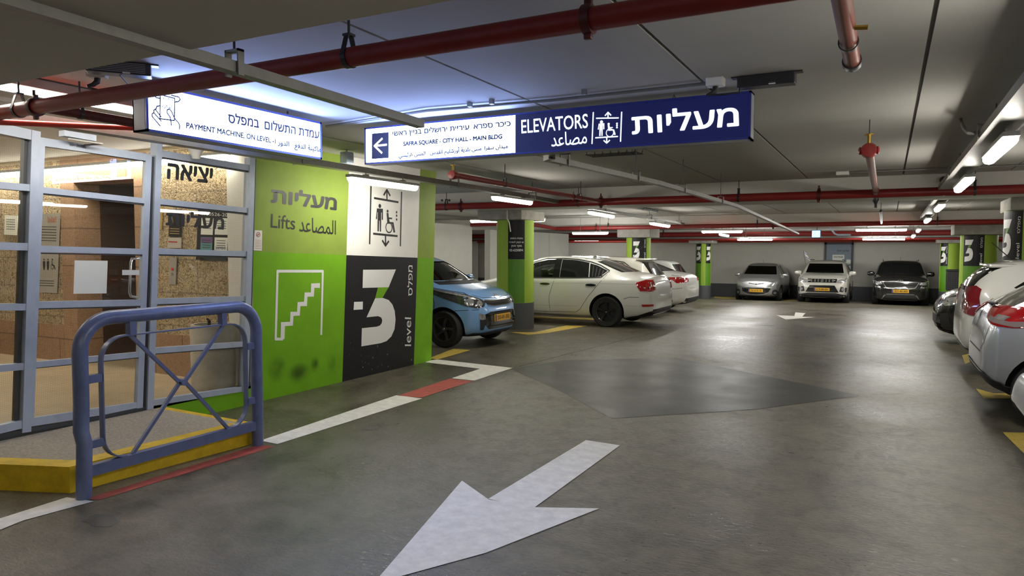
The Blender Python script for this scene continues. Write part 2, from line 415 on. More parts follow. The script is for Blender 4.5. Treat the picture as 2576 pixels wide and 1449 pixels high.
_TX = {}
def glyphs(text, bold=0.0):
    """outlines of a line of text as triangles: (list of 2D points, list of triangles, bbox)"""
    key = (text, bold)
    if key in _TX: return _TX[key]
    cu = bpy.data.curves.new('lettering', 'FONT'); cu.body = text
    o = bpy.data.objects.new('lettering', cu); COL.objects.link(o)
    dg = bpy.context.evaluated_depsgraph_get()
    c2 = o.to_curve(dg)
    loops = []
    for sp in c2.splines:
        pts = []
        bz = sp.bezier_points; n = len(bz)
        for i in range(n):
            a, b = bz[i], bz[(i + 1) % n]
            seg = interpolate_bezier(a.co, a.handle_right, b.handle_left, b.co, 4)
            straight = abs((a.handle_right - a.co).cross(b.co - a.co).length) < 1e-6 and abs((b.handle_left - b.co).cross(b.co - a.co).length) < 1e-6
            pts += [seg[0]] if straight else seg[:-1]
        q = []
        for p in pts:
            p = Vector((p.x, p.y))
            if not q or (p - q[-1]).length > 1e-4: q.append(p)
        if len(q) > 1 and (q[0] - q[-1]).length < 1e-4: q.pop()
        if len(q) > 2: loops.append(q)
    bpy.data.objects.remove(o)
    def area(q): return sum(a.x * b.y - b.x * a.y for a, b in zip(q, q[1:] + q[:1])) / 2
    ar = [area(q) for q in loops]
    sg = 1 if ar[max(range(len(ar)), key=lambda i: abs(ar[i]))] > 0 else -1
    def inside(p, q):
        r = False
        for a, b in zip(q, q[1:] + q[:1]):
            if (a.y > p.y) != (b.y > p.y) and p.x < (b.x - a.x) * (p.y - a.y) / (b.y - a.y) + a.x: r = not r
        return r
    V, F = [], []
    holes = [q for q, a in zip(loops, ar) if a * sg < 0]
    for q, a in zip(loops, ar):
        if a * sg < 0: continue
        mine = [h for h in holes if inside(h[0], q)]
        ls = [[Vector((p.x, p.y, 0)) for p in r] for r in [q] + mine]
        flat = [p for r in ls for p in r]; n = len(V); V += [(p.x, p.y) for p in flat]
        for t in tessellate_polygon(ls): F.append(tuple(n + i for i in t))
    V = [(x, y, 0.0) for x, y in V]
    if bold:                                                # heavier strokes: the line laid over itself, shifted all round
        V0, F0 = V, F; V, F = list(V0), list(F0)
        for k in range(6):
            n = len(V); a = math.pi / 3 * k
            V += [(x + bold * math.cos(a), y + bold * math.sin(a), (k + 1) * 2e-5) for x, y, _ in V0]; F += [tuple(n + i for i in t) for t in F0]
    xs = [p[0] for p in V]; ys = [p[1] for p in V]
    _TX[key] = (V, F, (min(xs), min(ys), max(xs), max(ys)))
    return _TX[key]

class Flat:
    """flat coloured marks drawn in their own u,v metres, then laid on a plane or round a column"""
    def __init__(s): s.v = []; s.f = []; s.k = 0
    def poly(s, pts):
        s.k += 1
        n = len(s.v); s.v += [(p[0], p[1], s.k * 2e-5) for p in pts]
        for t in tessellate_polygon([[Vector((p[0], p[1], 0)) for p in pts]]): s.f.append(tuple(n + i for i in t))
        return s
    def rect(s, u0, v0, u1, v1): return s.poly([(u0, v0), (u1, v0), (u1, v1), (u0, v1)])
    def line(s, pts, wd, closed=False):
        P = [Vector((p[0], p[1])) for p in pts]; 
        if closed: P.append(P[0])
        for a, b in zip(P, P[1:]):
            t = (b - a)
            if t.length < 1e-7: continue
            t.normalize(); nn = Vector((-t.y, t.x)) * wd / 2; e = t * wd * .25
            s.poly([a - e - nn, b + e - nn, b + e + nn, a - e + nn])
        return s
    def disc(s, u, v, r, n=16): return s.poly([(u + r * math.cos(2 * math.pi * k / n), v + r * math.sin(2 * math.pi * k / n)) for k in range(n)])
    def ring(s, u, v, r, wd, a0=0, a1=2 * math.pi, n=24):
        return s.line([(u + r * math.cos(a0 + (a1 - a0) * k / n), v + r * math.sin(a0 + (a1 - a0) * k / n)) for k in range(n + 1)], wd)
    def text(s, t, u0, v0, u1, v1, bold=0.0, keep=False, align='l', rot=0):
        """text filling the box u0..u1, v0..v1 (rot 90: running upwards)"""
        V, F, (a, b, c, d) = glyphs(t, bold)
        n = len(s.v)
        if rot == 90:
            for x, y, z in V: s.v.append((u1 - (y - b) / (d - b) * (u1 - u0), v0 + (x - a) / (c - a) * (v1 - v0), z))
        else:
            sx = (u1 - u0) / (c - a); sy = (v1 - v0) / (d - b)
            for x, y, z in V: s.v.append((u0 + (x - a) * sx, v0 + (y - b) * sy, z))
        s.f += [tuple(n + i for i in t2) for t2 in F]
        return s
    def place(s, name, m, O, U, V, parent=None, label=None, lift=.002, th=.0015, mapf=None, cut=0, local=False):
        """laid on the plane O + u U + v V, lifted off it along U x V; mapf(u, v, h) bends it instead"""
        bm = bmesh.new(); vs = [bm.verts.new((p[0], p[1], p[2] if len(p) > 2 else 0)) for p in s.v]
        for t in s.f:
            try: bm.faces.new([vs[i] for i in t])
            except ValueError: pass
        if cut:
            us = [p[0] for p in s.v]; k = math.ceil(min(us) / cut)
            while k * cut < max(us):
                bmesh.ops.bisect_plane(bm, geom=bm.verts[:] + bm.edges[:] + bm.faces[:], plane_co=(k * cut, 0, 0), plane_no=(1, 0, 0)); k += 1
        bmesh.ops.recalc_face_normals(bm, faces=bm.faces)
        for f in bm.faces:
            if f.normal.z < 0: f.normal_flip()
        O = Vector(O); U = Vector(U); V = Vector(V); Nn = U.cross(V).normalized()
        inv = Matrix() if (parent is None or local) else W(parent).inverted()
        for v in bm.verts:
            h = lift + v.co.z; q = mapf(v.co.x, v.co.y, h) if mapf else O + U * v.co.x + V * v.co.y + Nn * h
            v.co = inv @ Vector(q)
        me = bpy.data.meshes.new(name); bm.to_mesh(me); bm.free(); me.materials.append(m)
        return link_mesh(name, me, parent, label)

def qframe(at, plane, BL, BR, TL):
    o = at(*BL, plane); return o, at(*BR, plane) - o, at(*TL, plane) - o
def qtext(name, text, m, at, plane, BL, BR, TL, parent, bold=0.0, rot=0, lift=.002, label=None):
    o, u, v = qframe(at, plane, BL, BR, TL)
    f = Flat().text(text, 0, 0, 1, 1, bold, rot=rot)
    return f.place(name, m, o, u, v, parent, lift=lift, label=label)
XP = ((0, 1, 0), (0, 0, 1))                                 # u along y, v up: faces +x
YP = ((1, 0, 0), (0, 0, 1))                                 # u along x, v up: faces -y
def onX(px, py, X): p = atX(px, py, X); return (p.y, p.z)
def onY(px, py, Y): p = atY(px, py, Y); return (p.x, p.z)

# ================================================================== the setting
def floor_strip(x0, x1, ys):
    b = MB()
    for y0, y1 in zip(ys, ys[1:]):
        b.poly([(x0, y0, fz(y0)), (x1, y0, fz(y0)), (x1, y1, fz(y1)), (x0, y1, fz(y1))])
    return b
b = floor_strip(-24, 9, [-7, 14, 28, 34]); fl = b.build('floor', m_floor, normals=False)
structure(fl, 'grey polished concrete garage floor', 'floor')

SEAMX = [-12.44 + 1.26 * k for k in range(18)]
def ceiling_bay(name, y0, y1, z, x0=-12.44, x1=8.98, label='', cross=None):
    b = MB()
    xs = [x for x in SEAMX if x0 - .01 <= x <= x1 + .01]
    for a, c in zip(xs, xs[1:]):
        if cross and a > -1.2:
            b.box((a + .011, y0, z), (c - .011, cross - .011, z + .12)); b.box((a + .011, cross + .011, z), (c - .011, y1, z + .12))
        else: b.box((a + .011, y0, z), (c - .011, y1, z + .12))
    b.mats = [m_ceil]; b.mat(m_seam); b.box((xs[0], y0, z + .014), (xs[-1], y1, z + .10))
    return structure(b.build(name), label, 'ceiling')
ceiling_bay('ceiling', 1.85, 11.76, 2.65, label='pale precast ceiling slabs over the near bay', cross=10.7)
ceiling_bay('ceiling.001', 12.55, 20.2, 2.54, label='pale precast ceiling slabs over the second bay')
ceiling_bay('ceiling.002', 21.0, 28.6, 2.40, label='pale precast ceiling slabs over the third bay')
ceiling_bay('ceiling.003', 29.3, 33.2, 2.25, label='pale precast ceiling slabs over the last bay')
b = MB().box((-12.44, -7.2, 2.65), (9, .3, 2.77)); structure(b.build('ceiling.004', m_ceil), 'ceiling behind the camera', 'ceiling')
b = MB().box((-24, 12.55, 2.56), (-12.45, 33.2, 2.7)); structure(b.build('ceiling.005', m_ceil), 'ceiling of the far left bay', 'ceiling')
def beam(name, y0, y1, z0, z1, label, x0=-12.44, m=m_beam):
    return structure(MB().bbox((x0, y0, z0), (8.98, y1, z1), .012).build(name, m), label, 'beam')
beam('ceiling_beam', .3, 1.87, 2.30, 2.78, 'wide shaded beam overhead in the foreground')
beam('ceiling_beam.001', 11.74, 12.56, 2.335, 2.78, 'cross beam behind the first long red pipe')
beam('ceiling_beam.002', 20.15, 21.02, 2.22, 2.7, 'cross beam over the second pair of columns', -24)
beam('ceiling_beam.003', 28.55, 29.35, 2.06, 2.6, 'cross beam nearest the back wall', -24)

def wall(name, lo, hi, m, label, band=None):
    b = MB().mat(m).box(lo, hi)
    if band:
        b.mat(m_band)
        b.box(*band)
    return structure(b.build(name), label, 'wall')
wall('wall_back', (-24, 32.5, -.8), (9, 32.7, 2.5), m_grey, 'grey back wall with dark skirting band', ((-24, 32.485, -.6), (9, 32.505, .13)))
wall('wall_right', (8.9, -7.2, -.5), (9.0, 32.6, 2.8), m_white, 'right garage wall')
wall('wall_front', (-12.4, -7.3, -.1), (9.0, -7.2, 2.8), m_white, 'garage wall behind the camera')
b = MB().mat(m_white)
b.box((-11.2, 8.4, -.1), (-11.0, 18.4, 2.3)).box((-11.2, 19.5, -.3), (-11.0, 25.7, 2.2))
b.mat(m_seam)
for y in (14.2, 15.6, 21.6, 23.9): b.box((-11.003, y, 0), (-10.998, y + .01, 2.25))
b.mat(m_grey); b.box((-11.0, 8.4, -.1), (-10.985, 18.4, .45))
structure(b.build('wall_left'), 'white stall wall on the left, in two lengths', 'wall')
b = MB().mat(m_white).box((-19.2, 12.5, -.4), (-19, 32.4, 2.5)); structure(b.build('wall_left.001'), 'white wall behind the gap on the left', 'wall')
b = MB().mat(m_white).box((-24.1, 12.5, -1), (-24, 32.6, 2.7)); structure(b.build('wall_left.002'), 'far left end wall', 'wall')
b = MB().mat(m_white).box((-24, 12.4, -1), (-11.2, 12.5, 2.7)); structure(b.build('wall_left.003'), 'white wall closing the far left bay', 'wall')
b = MB().mat(m_white).box((-12.4, -7.2, -.1), (-12.3, 8.5, 2.8)); structure(b.build('wall_left.004'), 'left wall behind the lobby', 'wall')
b = MB().mat(m_white).box((-5.85, -7.2, 0), (-5.65, 1.9, 2.66)); structure(b.build('wall_left.005'), 'wall left of the glazed entrance', 'wall')

# ------------------------------------------------------------------ mural wall
MX = -5.65
def MU(u, v): return 600 + u / 2.3, 380 + v / 2.3           # reading a close look at the mural
def mo(px, py): return atX(px, py, MX)
b = MB()
yl_t, yl_b = mo(643, 415).y, mo(633, 680).y
cols = [(5.16, 5.16), (mo(878, 432).y, mo(861, 956).y), (mo(1056, 450).y, mo(1041, 915).y), (mo(1096, 428).y, mo(1085, 904).y)]
zb0, zb1 = mo(635, 633).z, mo(1091, 650).z
def zb(y): return zb0 + (zb1 - zb0) * (y - 5.16) / 3.28
def edge(c, z):
    t, bt = c; return bt + (t - bt) * max(0, min(1.2, z / 2.45))
pal = [(m_limem, m_green), (m_mwhite, m_black), (m_limem, m_green)]
for (c0, c1), (up, dn) in zip(zip(cols, cols[1:]), pal):
    y0, y1 = edge(c0, 1.5), edge(c1, 1.5)
    b.mat(dn); b.poly([(MX, edge(c0, 0), 0), (MX, edge(c1, 0), 0), (MX, y1, zb(y1)), (MX, y0, zb(y0))])
    b.mat(up); b.poly([(MX, y0, zb(y0)), (MX, y1, zb(y1)), (MX, edge(c1, 2.64), 2.65), (MX, edge(c0, 2.64), 2.65)])
ye0, ye1, yem = edge(cols[3], 0), edge(cols[3], 2.64), edge(cols[3], 1.5)
b.mat(m_green); b.poly([(MX, ye0, 0), (MX - .35, ye0, 0), (MX - .35, yem, zb(yem)), (MX, yem, zb(yem))])
b.mat(m_limem); b.poly([(MX, yem, zb(yem)), (MX - .35, yem, zb(yem)), (MX - .35, ye1, 2.65), (MX, ye1, 2.65)])
b.mat(m_green); b.poly([(MX + .02, 4.0, 0), (MX + .02, 5.17, 0), (MX + .02, 5.17, .185), (MX + .02, 4.0, .185)]); b.poly([(MX + .02, 5.17, 0), (MX, 5.17, 0), (MX, 5.17, .185), (MX + .02, 5.17, .185)])
b.mat(m_white); b.poly([(MX - .35, 5.16, 0), (MX - .35, ye0, 0), (MX - .35, ye1, 2.65), (MX - .35, 5.16, 2.65)])
b.poly([(MX, 5.16, 0), (MX - .35, 5.16, 0), (MX - .35, 5.16, 2.65), (MX, 5.16, 2.65)])
mural = structure(b.build('wall_mural'), 'green, black and white painted wall beside the entrance', 'wall')
def mtext(name, t, m, BL, BR, TL, bold=0, rot=0): return qtext(name, t, m, atX, MX, MU(*BL), MU(*BR), MU(*TL), mural, bold, rot)
mtext('hebrew_lettering', hebrew('מעליות'), m_ink, (185, 299), (567, 344), (189, 200), .035)
mtext('latin_lettering', 'Lifts', m_ink, (185, 443), (326, 456), (188, 362), .004)
mtext('arabic_lettering', arabic('المصاعد'), m_ink, (350, 467), (562, 486), (352, 378), .008)
mtext('level_lettering', 'level', m_wpaint, (962, 1128), (998, 1128), (962, 962), .002, 90)
mtext('level_lettering', hebrew('מפלס'), m_wpaint, (976, 838), (1006, 838), (976, 660), .006, 90)
def mflat(): return Flat()
def mp(pts): return [onX(*MU(*p), MX) for p in pts]
THREE_TOP = [(720, 687), (910, 685), (868, 788), (717, 792)]
THREE_BOWL = [(790, 852), (835, 850), (868, 862), (890, 888), (903, 925), (908, 975), (902, 1030), (884, 1072), (855, 1100), (820, 1112), (710, 1130), (713, 1025), (800, 1016), (818, 1009), (828, 995), (831, 978), (824, 962), (806, 955), (740, 962)]
THREE_SLASH = [(806, 789), (868, 788), (832, 850), (790, 852)]
f = Flat().poly(mp(THREE_TOP)).poly(mp(THREE_BOWL)).poly(mp([(668, 873), (719, 871), (718, 916), (665, 919)]))
f.place('level_number', m_wpaint, (MX, 0, 0), *XP, mural)
Flat().poly(mp(THREE_SLASH)).place('number_stroke', m_green, (MX, 0, 0), *XP, mural, label='green stroke of the big number')
lw = .028
f = Flat().line(mp([(478, 1060), (487, 695), (225, 695), (214, 1088), (254, 1088)]), .030)
f.poly(mp([(245, 990), (297, 988), (300, 930), (338, 930), (341, 874), (378, 872), (382, 818), (418, 818), (420, 766), (470, 764), (470, 792), (438, 792), (435, 842), (398, 843), (395, 897), (357, 898), (354, 952), (317, 954), (314, 1010), (268, 1013), (265, 1088), (242, 1090)]))
f.place('stairs_pictogram', m_wpaint, (MX, 0, 0), *XP, mural)
def lift_icon(f, tr, w, k):                                 # the lift pictogram, drawn once and laid wherever it is needed
    """tr maps icon units (x 0..185, y 0..350 downwards) to u, v"""
    L = lambda pts, q=1.0: f.line([tr(*p) for p in pts], w * q)
    L([(8, 0), (0, 330)]); L([(185, 32), (178, 342)])
    L([(27, 66), (165, 90)]); L([(22, 272), (160, 286)])
    L([(100, 78), (100, 22)]); L([(82, 48), (100, 18), (118, 52)])
    L([(92, 280), (92, 336)]); L([(74, 312), (92, 342), (110, 316)])
    f.disc(*tr(59, 112), 11 * k)
    f.poly([tr(*p) for p in [(42, 126), (77, 128), (77, 192), (70, 192), (70, 150), (67, 150), (66, 260), (59, 260), (58, 196), (55, 196), (53, 259), (45, 258), (47, 148), (44, 148), (43, 188), (36, 187)]])
    f.disc(*tr(104, 142), 8 * k)
    f.poly([tr(*p) for p in [(98, 152), (109, 153), (111, 178), (130, 180), (130, 188), (113, 188), (116, 204), (138, 206), (148, 264), (138, 266), (130, 216), (102, 214)]])
    u, v = tr(112, 236); f.ring(u, v, 27 * k, w * .6)
    for q in (148, 168, 190): f.disc(*tr(156, q), 6.5 * k)
f = Flat()
lift_icon(f, lambda x, y: onX(*MU(758 + x, 206 + y), MX), .026, .0024)
f.place('lift_pictogram', m_ink, (MX, 0, 0), *XP, mural)
for u0, v0, ru, rv in ((222, 1262, 58, 100), (345, 1285, 75, 80), (440, 1235, 30, 60), (540, 1225, 26, 60)):
    a, c = onX(*MU(u0 - ru, v0 + rv), MX), onX(*MU(u0 + ru, v0 - rv), MX)
    Flat().rect(a[0], max(.02, a[1]), c[0], c[1]).place('soot_smear', m_soot, (MX, 0, 0), *XP, mural, lift=.001, label='dark soot smear low on the green paint')

f = Flat(); random.seed(11)
for k in range(26):
    u0, v0 = random.uniform(640, 1010), random.choice((random.uniform(1100, 1290), random.uniform(1180, 1260)))
    if v0 > 1325 - (u0 - 600) * .27: continue
    a, c = onX(*MU(u0, v0), MX); f.poly([(a + random.uniform(-.012, .012), c + random.uniform(-.03, .03)) for _ in range(3)])
f.place('paint_chips', M('chipped_paint', (.35, .35, .33), .7), (MX, 0, 0), *XP, mural)

nos = thing('no_smoking_notice', 'small white no-smoking notice at the left edge of the mural', 'notice', mo(648, 605))
MB().prism([mo(*p) for p in ((640, 579), (659, 580), (658, 631), (637, 630))], (.004, 0, 0)).build('card', m_plast, nos)
f = Flat(); u, v = onX(649, 590, MX); f.ring(u, v, .022, .006); f.line([(u - .016, v - .014), (u + .016, v + .014)], .006)
f.line([(u - .012, v + .004), (u + .012, v - .003)], .004)
for k in range(6): f.line([onX(641, 604 + k * 4, MX), onX(656, 605 + k * 4, MX)], .003)
f.place('prohibition_mark', M('notice_red', (.45, .10, .07), .6), (MX + .004, 0, 0), *XP, nos)

# ------------------------------------------------------------------ entrance: glazed screen with door
PX = -5.65
def scr(px, py): return atX(px, py, PX)
def sbars(name, rows, parent, dp=.06, m=m_frame, off=0.0, label=None):
    b = MB()
    for k_, (p, q, wd) in enumerate(rows):
        dp -= .0008
        a = scr(*p) + Vector((off, 0, 0)); c = scr(*q) + Vector((off, 0, 0))
        b.bar(a, c, dp, wd, up=(0, 0, 1)) if abs(a.y - c.y) > abs(a.z - c.z) else b.bar(a, c, wd, dp, up=(1, 0, 0))
    return b.build(name, m, parent, label)
def ext(p, q, k):                                           # carry a screen line on to the left
    return (p[0] - k, p[1] - (q[1] - p[1]) / (q[0] - p[0]) * k)
def pane(name, cs, parent, m=m_wire, dx=-.01):
    b = MB().poly([scr(*c) + Vector((dx, 0, 0)) for c in cs]); o = b.build(name, m, parent, normals=False)
    if o.data.polygons[0].normal.x < 0: o.data.flip_normals()
    return o
door = structure(thing('door_1', 'grey-blue steel door with wired glass panes in the entrance screen', 'door', scr(66, 1080)))
sbars('door_leaf', [((101, 354), (72, 1068), .05), ((371, 395), (348, 1026), .055), ((97, 356), (378, 398), .062), ((100, 478), (365, 506), .045), ((94, 626), (360, 633), .048),
      ((88, 767), (358, 761), .052), ((80, 918), (354, 891), .045), ((72, 1062), (352, 1019), .062)], door, .045)
sbars('pane_gasket', [((101, 364), (364, 405), .012), ((97, 487), (362, 515), .010), ((94, 637), (358, 642), .010), ((88, 777), (355, 771), .010), ((80, 926), (351, 899), .010)], door, .03, m_frdark, 0)
pane('glass_pane', [(76, 1062), (350, 1018), (370, 398), (101, 358)], door)
sbars('threshold', [((58, 1082), (375, 1034), .03)], door, .08, m_frdark, -.01)
hb = MB(); hx = PX + .06
pts = [atX(349, 650, PX + .02), atX(332, 651, hx), atX(329, 662, hx), atX(326, 735, hx), atX(329, 745, hx), atX(345, 748, PX + .02)]
hb.tube(pts, .011, 10); hd = hb.build('door_handle', m_chrome, door, smooth=True)
o, u, v = qframe(atX, PX + .075, (307, 692), (350, 692), (307, 679))
Flat().rect(0, 0, 1, 1).place('push_label', m_plast, o, u, v, hd, label='white sticker on the handle')
cl = MB().prism([atX(*p, PX + .035) for p in ((148, 329), (229, 342), (229, 357), (148, 343))], (.07, 0, 0)).build('door_closer', m_frame, door)
MB().bar(atX(172, 349, PX + .08), atX(258, 362, PX + .12), .02, .012).bar(atX(258, 362, PX + .12), atX(212, 365, PX + .03), .02, .012).build('closer_arm', m_galv, cl)
qtext('paper_notice', '|', m_paper, atX, PX, (184, 738), (268, 738), (186, 655), door) if 0 else None
MB().prism([scr(*p) + Vector((.004, 0, 0)) for p in ((184, 739), (267, 738), (270, 656), (187, 655))], (.001, 0, 0)).build('paper_notice', m_paper, door, label='white sheet taped to the door glass')
f = Flat()
for k, (a, c) in enumerate(((372, 432),)): pass
qtext('door_scribble', 'ao- 36005', m_ink, atX, PX, (170, 367), (212, 374), (170, 359), door, lift=.026)
pl = structure(thing('window_1', 'wired glass side light left of the entrance door', 'window', scr(0, 1090)))
rows = [((0, 325), (78, 341), .075), ((0, 467), (72, 473), .05), ((0, 619), (66, 621), .055), ((0, 772), (60, 772), .05), ((0, 926), (55, 921), .05), ((0, 1078), (52, 1066), .06)]
rows = [(ext(p, q, 250), q, wd) for p, q, wd in rows]
sbars('window_frame', rows, pl, .07)
sbars('post', [((84, 330), (60, 1086), .062)], pl, .08)
sbars('inner_bead', [((65, 345), (42, 1062), .022)], pl, .05, m_frdark, -.02)
pane('glass_pane', [ext((0, 1075), (52, 1064), 250), (52, 1064), (76, 345), ext((0, 330), (76, 345), 250)], pl)
sbars('sill_gap', [(ext((0, 1095), (60, 1085), 250), (60, 1085), .035)], pl, .09, m_frdark, -.02)
pr_ = structure(thing('window_2', 'wired glass side light right of the door with black lettering', 'window', scr(390, 1030)))
sbars('window_frame', [((402, 387), (630, 424), .058), ((398, 507), (632, 531), .05), ((394, 632), (626, 639), .052), ((389, 758), (620, 751), .05), ((385, 882), (616, 865), .05), ((379, 1013), (618, 976), .052)], pr_, .06)
sbars('pane_gasket', [((404, 396), (622, 432), .014), ((400, 515), (624, 539), .014), ((396, 641), (620, 647), .014), ((390, 767), (614, 759), .012), ((386, 890), (610, 873), .012)], pr_, .035, m_frdark, 0)
sbars('post', [((394, 352), (371, 1036), .058), ((629, 398), (611, 985), .066)], pr_, .08)
sbars('post_gasket', [((383, 395), (362, 1030), .018), ((640, 400), (622, 990), .016)], pr_, .05, m_frdark, -.005)
pane('glass_pane', [(380, 1010), (614, 974), (624, 372), (404, 340)], pr_)
sbars('sill_gap', [((372, 1030), (622, 990), .03)], pr_, .07, m_frdark, -.02)
qtext('hebrew_lettering', hebrew('יציאה'), m_ink, atX, PX, (419, 450), (534, 462), (421, 409), pr_, .035)
qtext('hebrew_lettering', hebrew('מעליות'), m_ink, atX, PX, (416, 567), (563, 578), (418, 527), pr_, .035)
b = MB().box((PX - .05, 1.9, .16), (PX + .02, 5.2, .20)); structure(b.build('trim_1', m_frdark), 'dark sill below the glazed screen', 'sill')

# ------------------------------------------------------------------ lobby behind the glass
LY = 5.2
def lo(px, py, y=LY): return atY(px, py, y)
b = MB().box((-12.3, -1, 0), (PX - .03, LY + 1.3, .17)); structure(b.build('floor.001', m_lobbyfloor), 'tan stone lobby floor', 'floor')
rx0, rx1 = lo(195, 700).x, lo(345, 700).x
b = MB().mat(m_stone)
zt_ = 2.34
jx0, jx1 = lo(158, 600).x, lo(372, 600).x
b.box((-12.3, LY, .17), (jx0, LY + .3, 2.64)).box((jx1, LY, .17), (PX - .06, LY + .3, 2.64))
b.mat(m_smooth)
b.box((jx0, LY - .015, .17), (rx0, LY + .3, 2.64)).box((rx1, LY - .015, .17), (jx1, LY + .3, 2.64)).box((rx0, LY - .015, zt_), (rx1, LY + .3, 2.64))
b.box((-12.3, LY - .02, .17), (jx0, LY, .62)).box((jx1, LY - .02, .17), (PX - .4, LY, .62))
structure(b.build('wall_lobby'), 'rough sandstone lobby wall with a dark doorway', 'wall')
b = MB().mat(m_recess)
b.box((rx0, LY + 1.2, .17), (rx1, LY + 1.3, 2.4)).box((rx0 - .05, LY + .3, .17), (rx0, LY + 1.2, 2.4)).box((rx1, LY + .3, .17), (rx1 + .05, LY + 1.2, 2.4)).box((rx0, LY + .3, zt_), (rx1, LY + 1.2, 2.4))
b.mat(m_frdark); b.box(((rx0 + rx1) / 2 + .25, LY + 1.185, .17), ((rx0 + rx1) / 2 + .28, LY + 1.2, zt_))
structure(b.build('wall_lobby.001'), 'dark timber lining of the lobby doorway', 'wall')
b = MB().box((-12.3, -1, 2.62), (PX - .06, LY + .3, 2.7)); structure(b.build('ceiling.006', m_ceil), 'lobby ceiling', 'ceiling')
b = MB().box((-12.3, -1.1, 0), (PX, -1, 2.7)); structure(b.build('wall_lobby.002', m_smooth), 'lobby wall out of view', 'wall')
def batten(name, label, p0, p1, group=None, cool=False, dim=False, drop=.0, wd=.10, ht=.055, clip=True, cat='lamp'):
    """closed fluorescent batten: grey tray above, rounded lit diffuser below, end caps, clips"""
    p0, p1 = Vector(p0), Vector(p1); c = (p0 + p1) / 2
    L = (p1 - p0).length; a = (p1 - p0).normalized()
    mt = Matrix.Translation(c) @ Matrix(((a.x, -a.y, 0, 0), (a.y, a.x, 0, 0), (0, 0, 1, 0), (0, 0, 0, 1)))
    # slope along the run is kept by tilting about the cross axis
    mt = mt @ Matrix.Rotation(-math.asin(max(-1, min(1, a.z))), 4, 'Y')
    t = thing(name, label, cat, group=group, mtx=mt)
    h = L / 2
    MB().bbox((-h, -wd / 2, .0), (h, wd / 2, ht * .6), .006).build('housing', m_gasket, t, local=True)
    prof = [(-wd * .44, 0), (-wd * .42, -ht * .5), (-wd * .3, -ht * .85), (0, -ht), (wd * .3, -ht * .85), (wd * .42, -ht * .5), (wd * .44, 0)]
    d = MB(); r0 = d.add([(-h + .03, y, z) for y, z in prof]); r1 = d.add([(h - .03, y, z) for y, z in prof]); n = len(prof)
    for k in range(n - 1): d.face(r0 + k, r1 + k, r1 + k + 1, r0 + k + 1)
    e0 = d.add([(-h + .012, y * .8, z * .7) for y, z in prof]); e1 = d.add([(h - .012, y * .8, z * .7) for y, z in prof])
    for k in range(n - 1): d.face(e0 + k, r0 + k, r0 + k + 1, e0 + k + 1); d.face(r1 + k, e1 + k, e1 + k + 1, r1 + k + 1)
    d.face(*reversed(range(e0, e0 + n))); d.face(*range(e1, e1 + n))
    d.build('diffuser', m_lampd if dim else m_lampc if cool else m_lamp, t, local=True, smooth=True)
    if clip:
        for x in (-h * .55, h * .55):
            cb = MB().box((x - .02, -wd * .3, ht * .6), (x + .02, wd * .3, ht * .6 + .02))
            cb.tube([(x, 0, ht * .6), (x, 0, drop if drop else zc_at((mt @ Vector((x, 0, 0))).y) - c.z)], .006, 6)
            cb.build('mounting_clip', m_galv, t, local=True)
    return t
s0 = lo(-260, 452); s1 = lo(606, 399)
batten('strip_light', 'long strip light along the top of the lobby stone wall', (s0.x, LY - .12, 2.50), (s1.x - .05, LY - .12, 2.50), clip=False, wd=.09, dim=True)
batten('strip_light.001', 'strip light on the lobby ceiling over the entrance', (-9.0, 2.4, 2.59), (-6.3, 2.4, 2.59), clip=False, wd=.09)

def sheet(name, label, cat, cs, m, y=LY - .012, th=.006, group=None):
    t = thing(name, label, cat, lo(*cs[0], y), group=group)
    MB().prism([lo(*c, y) for c in cs], (0, th, 0)).build('board', m, t)
    return t
def lines(parent, name, m, rows, y, wd=.007):
    f = Flat()
    for a, c in rows: f.line([onY(*a, y), onY(*c, y)], wd)
    return f.place(name, m, (0, y, 0), *YP, parent)
ys = LY - .021
t = sheet('paper_notice', 'small pale paper notice on the stone wall at the far left', 'notice', ((10, 590), (42, 592), (45, 543), (12, 541)), m_paper, ys)
lines(t, 'print', m_ink, [((16, 552 + 6 * k), (38, 553 + 6 * k)) for k in range(5)], ys)
t = sheet('directory_plate', 'tall grey metal plate with coloured logo and print, left of the lobby doorway', 'sign', ((94, 735), (143, 738), (151, 537), (101, 538)), m_steelp, ys)
f = Flat()
for k, c in enumerate('abcdefg'): f.line([onY(122 + k * 3, 559, ys), onY(121 + k * 3.2, 545 + (k % 3) * 3, ys)], .012)
f.place('emblem', M('emblem_red', (.55, .12, .03), .5), (0, ys, 0), *YP, t)
lines(t, 'print', m_ink, [((102, 570 + 7 * k), (142, 571 + 7 * k)) for k in range(6)] + [((100, 706 + 6 * k), (136, 707 + 6 * k)) for k in range(3)], ys, .009)
f = Flat()
for px in (111, 121):
    f.disc(*onY(px, 653, ys), .012); f.poly([onY(*q, ys) for q in ((px - 3, 657), (px + 3, 657), (px + 3, 668), (px + 1.5, 679), (px - 1.5, 679), (px - 3, 668))])
f.disc(*onY(132, 653, ys), .012); f.line([onY(131, 657, ys), onY(132, 667, ys), onY(137, 669, ys), onY(139, 677, ys)], .014); f.ring(*onY(132, 671, ys), .03, .008)
f.place('toilet_pictogram', m_ink, (0, ys, 0), *YP, t)
t = sheet('ochre_poster', 'ochre poster at the left edge of the right side light', 'poster', ((397, 578), (406, 578), (409, 520), (400, 519)), m_papery, ys)
t = sheet('black_poster', 'narrow black poster with small pale print beside the notice board', 'poster', ((424, 595), (455, 596), (457, 527), (427, 526)), m_black, ys)
lines(t, 'print', m_papery, [((428, 575 + 6 * k), (451, 576 + 6 * k)) for k in range(3)] + [((431, 540), (436, 560)), ((446, 540), (447, 560))], ys)
